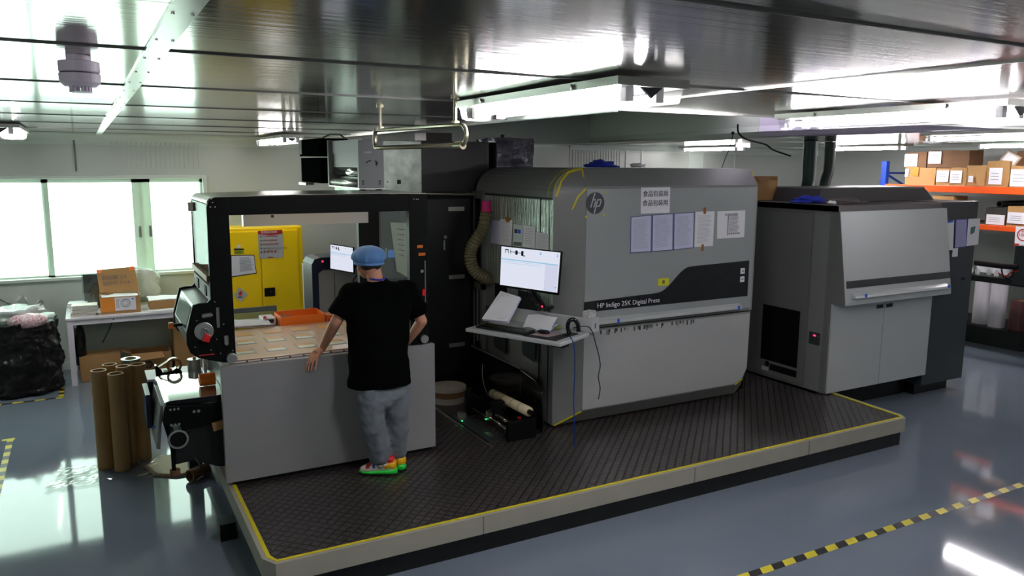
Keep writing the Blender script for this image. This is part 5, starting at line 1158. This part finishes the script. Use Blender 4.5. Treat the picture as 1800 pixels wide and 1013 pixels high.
t = thing('wrapped_black_carton', 'black carton wrapped in clear film leaning behind the open carton', 'carton', (.05, 10.5, TZ))
MB().box(-.06, .20, 10.56, 10.70, TZ+.001, TZ+.42).build('carton_body', dark_m, t, bevel=.006)
m_ = MB().box(-.075, .215, 10.545, 10.715, TZ+.001, TZ+.435); bmesh.ops.subdivide_edges(m_.bm, edges=m_.bm.edges[:], cuts=6, use_grid_fill=True); crumple(m_, .012, 9); m_.build('film_wrap', cling_m, t)
heap('white_plastic_bag', 'large translucent white plastic bag slumped behind the cartons on the table', 'plastic bag', (.52, 10.70, TZ+.22), .28, .08, .24, wbag_m, .25, 21)
def stack(label, x0, x1, y0, y1, z, n, m, th, grp=None, cat='papers'):
    q = thing('paper_stack', label, cat, ((x0+x1)/2, (y0+y1)/2, z), grp)
    for k in range(n):
        a_ = random.uniform(-.12, .12); dx = random.uniform(-.015, .015); ca, sa = math.cos(a_), math.sin(a_); w_, d_ = (x1-x0), (y1-y0); cx_, cy_ = (x0+x1)/2+dx, (y0+y1)/2
        MB().obox(Vector((cx_-ca*w_/2+sa*d_/2, cy_-sa*w_/2-ca*d_/2, z+.001+k*th)), (ca*w_, sa*w_, 0), (-sa*d_, ca*d_, 0), (0, 0, th*.85)).build('sheet_bundle', m, q)
    return q
stack('fanned stack of white booklets at the left front of the white table', -.20, .06, 10.06, 10.26, TZ, 9, mat('booklet', s(206, 202, 192), .6), .014)
stack('smaller pile of white sheets behind the booklets at the table left rear', -.22, -.02, 10.42, 10.62, TZ, 5, paper_m, .02)
q = carton('low carton full of white sheets at the right of the table', .62, 1.0, 10.14, 10.44, TZ, .11, open_=1); g_ = crumple(grid((.61, 10.15, TZ+.12), (.40, 0, 0), (0, .28, 0), 10, 6), .02, 8, 4); o = g_.build('white_sheets', paper_m, q); o.modifiers.new('s', 'SOLIDIFY').thickness = .02
stack('loose white sheets in front of the low carton on the table', .60, .96, 9.99, 10.12, TZ, 2, paper_m, .006)
emb = mat('carton_print', s(40, 30, 22), .6)
q = carton('closed brown carton with round printed mark under the table at left', -.16, .27, 10.12, 10.42, 0, .30)
def ring_mark(cx_, y_, cz, r, par):
    a = MB().cyl((cx_, y_-.001, cz), (cx_, y_+.001, cz), r, 28).build('round_mark', emb, par)
    m_ = MB(); 
    for x0_, z0_, x1_, z1_ in ((-.5, -.4, -.15, .85), (-.2, -.4, 0, .2), (-.12, -.9, .22, .3), (.42, -.25, .58, .25)):
        m_.prism([(cx_+r*(x0_-.07), y_-.0025, cz+r*z0_), (cx_+r*(x0_+.07), y_-.0025, cz+r*z0_), (cx_+r*(x1_+.07), y_-.0025, cz+r*z1_), (cx_+r*(x1_-.07), y_-.0025, cz+r*z1_)], (0, .001, 0))
    m_.build('mark_letters', carton_m, a)
ring_mark(.13, 10.118, .075, .055, q)
q = carton('open brown carton with flap hanging forward and round mark under the table', .38, .82, 10.12, 10.45, 0, .27, open_=1)
ring_mark(.56, 10.118, .13, .05, q); MB().prism([(.38, 10.12, .272), (.72, 10.12, .272), (.74, 10.03, .22), (.42, 10.03, .20)], (0, 0, .005)).build('front_flap', carton_m, q); MB().prism([(.385, 10.14, .272), (.385, 10.42, .272), (.29, 10.40, .31), (.29, 10.16, .31)], (0, 0, .005)).build('side_flap', carton_m, q)
q = carton('tall brown carton with orange tape standing under the table at right', .86, 1.26, 10.14, 10.46, 0, .60); MB().box(.98, 1.02, 10.135, 10.139, .52, .60).build('orange_tape', orange_m, q)
# bin bag
t = thing('bin_bag', 'huge black bin bag overflowing with clear plastic beside the table', 'bin bag', (-.62, 10.05, 0))
rings = []
NR, NA = 44, 96
for i in range(NR+1):
    h = i/NR; z = .80*h
    r = .40*(1-.12*abs(h-.45)*1.5) if h > .08 else .34+.06*h/.08
    ring = []
    for k in range(NA):
        a = 2*math.pi*k/NA; d = Vector((math.cos(a), math.sin(a)*.8, 0))
        n_ = noise.noise(Vector((d.x*2.5, d.y*2.5, z*7)))*.05+abs(noise.noise(Vector((d.x*5, d.y*5, z*14))))*.045+noise.noise(Vector((d.x*11, d.y*11, z*5)))*.02
        ring.append(Vector((-.72, 10.0, 0))+d*(r+n_)+Vector((0, 0, max(.003, z+(.035*noise.noise(Vector((d.x*2, d.y*2, 3))) if h > .9 else 0)))))
    rings.append(ring)
top_ = [Vector((p.x*.9-.072, p.y*.9+1.0, p.z-.06)) for p in rings[-1]]
MB().loft(rings+[top_]).build('black_sack', bag_m, t, smooth=True)
crumple(MB().ball((-.15, 10.26, .42), 1, (.09, .14, .26), seg=20), .03, 7).build('sack_fold', bag_m, t, smooth=True)
heap('clear_plastic_heap', 'white and clear plastic film bulging out of the bin bag', 'plastic film', (-.70, 10.0, .86), .27, .22, .10, wbag_m, .8, 31)
m_ = MB()
for (x, y, h, w_) in ((-.66, 10.0, 1.10, .09), (-.80, 10.02, 1.02, .08), (-.50, 10.03, 1.02, .07)):
    m_.prism([(x-w_, y, .84), (x+w_, y+.02, .84), (x+w_*.5, y+.04, h-.03), (x, y+.03, h), (x-w_*.5, y+.01, h-.05)], (.0, .02, 0))
bmesh.ops.subdivide_edges(m_.bm, edges=m_.bm.edges[:], cuts=3); crumple(m_, .02, 9)
tag(m_.build('film_tips', cling_m), 'upright clear film tips sticking out of the bin bag', 'plastic film')
pr_ = MB()
rd = thing('printed_plastic', 'white plastic printed with small red and black pattern lying in the bin bag mouth', 'plastic film', (-.50, 9.8, .83))
heap_ = MB().ball((-.60, 9.80, .83), 1, (.19, .12, .085), seg=24); crumple(heap_, .02, 12); heap_.build('plastic', mat('red_pattern', s(225, 225, 225), .4, 0, (12, .5), (60, 1, s(190, 60, 80))), rd, smooth=True)
for k_, pts in enumerate((((-1.0, 10.84, .98), (-.86, 10.83, .88), (-.74, 10.80, .80), (-.66, 10.7, .74)), ((-1.1, 10.84, .50), (-.95, 10.82, .42), (-.88, 10.6, .3)), ((.10, 10.83, .30), (.2, 10.84, .50), (.30, 10.84, .72)))):
    tag(MB().tube(smooth_path(pts), .006, 6).build('wall_cable', mat('teal_wire', s(24, 74, 72), .5)), ('green cable running down the wall above the bin bag', 'green cable low on the wall left of the bin bag', 'green cable curving up the wall under the table')[k_], 'cable')

# ================================================================== THE WORKER
per = thing('person', 'worker in black t-shirt, grey joggers and blue hair cap leaning on the grey panel', 'person', (1.84, 5.3, .262))
def rs(pts, rads, mb_, n=14): mb_.limb(pts, rads, n)
# skeleton
SH_L, SH_R = Vector((1.63, 5.36, 1.615)), Vector((2.07, 5.40, 1.60))
EL_L, WR_L = atY(590, 567, 5.36), Vector((1.47, 5.590, 1.183))
EL_R, WR_R = Vector((2.165, 5.36, 1.37)), Vector((2.10, 5.47, 1.205))
HEAD = atY(649, 460, 5.42)
NECK = Vector((1.83, 5.37, 1.70))
hip_l, hip_r = atY(652, 665, 5.20), atY(694, 662, 5.22)
kn_l, kn_r = atY(654, 735, 5.22), atY(697, 735, 5.27)
an_l, an_r = atY(668, 808, 5.28), atY(697, 802, 5.33)
def remesh(o, v, sm=6):
    r = o.modifiers.new('r', 'REMESH'); r.mode = 'VOXEL'; r.voxel_size = v; r.use_smooth_shade = True
    s_ = o.modifiers.new('s', 'SMOOTH'); s_.factor = .5; s_.iterations = sm
body = MB()
def ell_ring(c, rx, ry, n=28, yaw=0, tilt=0):
    out = []
    for k in range(n):
        a = 2*math.pi*k/n; x = math.copysign(abs(math.cos(a))**.85, math.cos(a))*rx; y = math.copysign(abs(math.sin(a))**.85, math.sin(a))*ry
        out.append(Vector(c)+Vector((x*math.cos(yaw)-y*math.sin(yaw), x*math.sin(yaw)+y*math.cos(yaw), y*tilt)))
    return out
body.loft([ell_ring((1.78, 5.25, 1.0), .15, .10), ell_ring((1.79, 5.27, 1.25), .14, .095), ell_ring((1.82, 5.33, 1.48), .17, .10), ell_ring((1.84, 5.36, 1.62), .17, .08), ell_ring((1.835, 5.37, 1.68), .08, .06)])
rs([NECK-Vector((0, 0, .06)), NECK+Vector((-.02, .02, .06)), HEAD+Vector((0, .0, -.03))], [.062, .056, .058], body)
body.ball(HEAD+Vector((0, -.01, .005)), .1, (.80, .98, 1.05), seg=24)                       # cranium
body.ball(HEAD+Vector((-.01, .045, -.05)), .1, (.62, .62, .80), Matrix.Rotation(-.35, 4, 'X'), seg=20)   # face and jaw
for sx_ in (-1, 1): body.ball(HEAD+Vector((sx_*.082, .0, -.035)), .028, (.35, .75, 1.15), seg=12)          # ears
body.ball(HEAD+Vector((-.015, .115, -.05)), .018, (.8, 1.1, 1.3)); body.ball(HEAD+Vector((-.012, .098, -.088)), .02, (1.2, .5, .4))
rs([SH_L, EL_L+Vector((0, 0, .0))], [.052, .041], body); rs([EL_L, EL_L.lerp(WR_L, .35), WR_L], [.042, .040, .026], body)
rs([SH_R, EL_R], [.052, .041], body); rs([EL_R, EL_R.lerp(WR_R, .35), WR_R], [.042, .040, .026], body)
rs([hip_l, kn_l, an_l], [.075, .052, .036], body); rs([hip_r, kn_r, an_r], [.075, .052, .036], body)
def hand(mb_, wr, palm_dir, side, down, left):     # palm laid over the panel edge, five bent fingers
    palm_dir, side, down = Vector(palm_dir).normalized(), Vector(side).normalized(), Vector(down)
    pc = wr+palm_dir*.045
    mb_.tube([wr, wr+palm_dir*.03, wr+palm_dir*.075], [.025, .030, .030], 14)
    for k_, (o_, l_) in enumerate(((-.031, .062), (-.011, .074), (.010, .070), (.030, .055))):
        b0 = wr+palm_dir*.07+side*o_*.9; b1 = b0+palm_dir*l_*.45+side*o_*.18+down*.006; b2 = b1+palm_dir*l_*.30+side*o_*.15+down*.020; b3 = b2+palm_dir*l_*.12+down*.022
        mb_.limb([b0, b1, b2, b3], [.0095, .0088, .008, .0068], 10)
    th = wr+palm_dir*.025-side*.022
    mb_.limb([th, th-side*.024+palm_dir*.022+down*.004, th-side*.038+palm_dir*.048+down*.010], [.012, .0105, .008], 10)
HL = Vector((WR_L.x, WR_L.y, WR_L.z))
tl_ = atY(556, 632, 5.545); tl_.z = max(tl_.z, 1.145)
pd = (tl_-HL); 
hand(body, HL, (-.70, -.52, -.26), (.6, -.8, 0), (-.3, -.3, -1.9), True)
hand(body, WR_R, (-.20, .90, -.35), (.9, .25, 0), (0, .10, -1), False)
bo = body.build('body', skin_m, per, smooth=True); remesh(bo, .0055, 3)
# face details under the cap (turned away from the view)
for sx_ in (-1, 1): MB().ball(HEAD+Vector((-.012+sx_*.030, .094, -.025)), .011).build('eye', white_m, per, smooth=True)
hm = MB().ball(HEAD+Vector((.0, -.034, -.012)), .1, (.81, .72, .62), seg=24).build('hair', hair_m, per, smooth=True)
# cap
cp = MB(); cc_ = HEAD+Vector((-.002, .0, .040)); cp.ball(cc_, 1, (.120, .132, .076), Matrix.Rotation(-.05, 4, 'Y'), seg=40)
for v in cp.bm.verts:
    d = v.co-cc_; a = math.atan2(d.y, d.x); k_ = max(0, 1-abs(d.z+.02)/.08)
    v.co += Vector((d.x, d.y, 0))*(.085*math.sin(a*17+noise.noise(v.co*9)*4)*k_)
    if d.z < -.03: v.co.x = cc_.x+d.x*.97
    v.co.z += .008*noise.noise(v.co*16)
cp.build('hair_cap', cap_m, per, smooth=True)
cpb = MB(); cpb.tube([cc_+Vector((.100*math.cos(a), .112*math.sin(a), -.050)) for a in [2*math.pi*k/30 for k in range(31)]], .010, 8); cpb.build('cap_band', cap_m, per, smooth=True)
# t-shirt
ts = MB()
ts.loft([ell_ring((1.785, 5.235, .965), .230, .162), ell_ring((1.787, 5.24, 1.05), .220, .150), ell_ring((1.79, 5.255, 1.2), .214, .142), ell_ring((1.805, 5.285, 1.36), .226, .142), ell_ring((1.825, 5.33, 1.50), .243, .140), ell_ring((1.84, 5.36, 1.60), .236, .118), ell_ring((1.842, 5.37, 1.66), .175, .090), ell_ring((1.84, 5.375, 1.697), .088, .072)])
SE_L = SH_L.lerp(EL_L, .80); SE_R = SH_R.lerp(EL_R, .82)
ts.tube([SH_L+Vector((.06, 0, .005)), SH_L, SH_L.lerp(EL_L, .4), SE_L], [.085, .082, .084, .088], 20); ts.tube([SH_R-Vector((.06, 0, .0)), SH_R, SH_R.lerp(EL_R, .4), SE_R], [.082, .080, .084, .086], 20)
ts.ball(SH_L, .082); ts.ball(SH_R, .08)
so = ts.build('t_shirt', shirt_m, per, smooth=True); remesh(so, .011, 6)
tx = bpy.data.textures.new('folds', 'CLOUDS'); tx.noise_scale = .13; dm = so.modifiers.new('d', 'DISPLACE'); dm.texture = tx; dm.strength = .03; dm.mid_level = .5; dm.texture_coords = 'LOCAL'
MB().tube([Vector((1.838+.064*math.cos(a), 5.375+.056*math.sin(a), 1.700+.012*math.sin(a))) for a in [2*math.pi*k/24 for k in range(25)]], .008, 8).build('neck_rib', shirt_m, per, smooth=True)
MB().tube([Vector((1.830+.060*math.cos(a), 5.374+.060*math.sin(a), 1.722+.012*math.sin(a))) for a in [math.pi+math.pi*k/16 for k in range(17)]], .007, 8).build('lanyard', lan_m, per, smooth=True)
# trousers
tr_ = MB()
tr_.loft([ell_ring((1.785, 5.225, 1.06), .15, .105), ell_ring((1.785, 5.22, .95), .172, .12), ell_ring((1.785, 5.215, .87), .165, .115), ell_ring((1.785, 5.215, .80), .08, .07)])
rs([hip_l+Vector((.0, .0, -.02)), hip_l.lerp(kn_l, .5), kn_l, kn_l.lerp(an_l, .45), an_l+Vector((0, 0, .035))], [.112, .108, .092, .086, .083], tr_, 20)
rs([hip_r+Vector((.0, .0, -.02)), hip_r.lerp(kn_r, .5), kn_r, kn_r.lerp(an_r, .45), an_r+Vector((0, 0, .045))], [.112, .104, .088, .082, .078], tr_, 20)
to = tr_.build('joggers', jog_m, per, smooth=True); remesh(to, .011, 6)
tx2 = bpy.data.textures.new('folds2', 'CLOUDS'); tx2.noise_scale = .085; dm = to.modifiers.new('d', 'DISPLACE'); dm.texture = tx2; dm.strength = .034; dm.texture_coords = 'LOCAL'
# shoes
Pz = .263
def shoe(heel, toe, lbl):
    heel, toe = Vector(heel), Vector(toe); d = (toe-heel).normalized(); w = Vector((-d.y, d.x, 0)); L_ = (toe-heel).length
    def ring(u, wd, z0, z1, n=20):
        c = heel+d*(u*L_); return [c+w*(math.copysign(abs(math.cos(a))**.8, math.cos(a))*wd)+Vector((0, 0, (z0+z1)/2+math.copysign(abs(math.sin(a))**.7, math.sin(a))*(z1-z0)/2)) for a in [2*math.pi*k/n for k in range(n)]]
    sh = MB().loft([ring(.03, .026, .03, .10), ring(.08, .036, .028, .115), ring(.25, .040, .028, .12), ring(.42, .041, .026, .108), ring(.6, .046, .024, .085), ring(.8, .047, .022, .068), ring(.93, .036, .022, .055), ring(.98, .018, .024, .045)])
    sh = sh; 
    for v in sh.bm.verts: v.co.z += Pz
    ob = sh.build('shoe', mat('shoe_white', s(225, 215, 205), .5), per, smooth=True)
    m_ = MB(); m_.loft([ring(-.03, .024, .008, .05), ring(.05, .040, .006, .052), ring(.35, .043, .006, .044), ring(.65, .050, .006, .038), ring(.88, .046, .008, .036), ring(1.0, .024, .014, .034)])
    for v in m_.bm.verts: v.co.z += Pz
    m_.build('green_sole', mat('sole_green', s(40, 220, 70), .4), ob, smooth=True)
    m_ = MB(); m_.loft([ring(.0, .036, .0, .014), ring(.4, .040, .0, .012), ring(.9, .044, .0, .014), ring(.98, .02, .004, .014)])
    for v in m_.bm.verts: v.co.z += Pz
    m_.build('black_outsole', blackp_m, ob)
    m_ = MB(); m_.loft([ring(.0, .024, .045, .105), ring(.05, .040, .042, .112), ring(.20, .0435, .045, .108), ring(.30, .044, .046, .075)])
    for v in m_.bm.verts: v.co.z += Pz
    m_.build('yellow_heel', mat('heel_yellow', s(240, 180, 20), .45), ob, smooth=True)
    m_ = MB(); m_.loft([ring(.06, .034, .09, .135), ring(.16, .040, .09, .142), ring(.30, .038, .095, .135)])
    for v in m_.bm.verts: v.co.z += Pz
    m_.build('red_collar', red_m, ob, smooth=True)
    m_ = MB(); m_.loft([ring(.55, .0475, .05, .094), ring(.61, .0485, .045, .089)]); 
    for v in m_.bm.verts: v.co.z += Pz
    m_.build('blue_stripe', mat('shoe_blue', s(30, 60, 200), .5), ob, smooth=True)
    m_ = MB(); m_.loft([ring(.70, .047, .05, .080), ring(.80, .0475, .045, .0715)])
    for v in m_.bm.verts: v.co.z += Pz
    m_.build('red_toe_patch', redt_m, ob, smooth=True)
    for s_ in (-1, 1):      # curved tick mark on the sides
        m_ = MB(); m_.tube([heel+d*(u*L_)+w*(s_*(.0445+.002*u))+Vector((0, 0, Pz+z)) for u, z in ((.50, .082), (.44, .062), (.38, .060), (.26, .086))], [.001, .0035, .003, .001], 6); m_.build('tick_mark', blackp_m, ob)
shoe((1.90, 5.235, 0), (1.665, 5.375, 0), 'l'); shoe((1.955, 5.27, 0), (1.985, 5.535, 0), 'r')
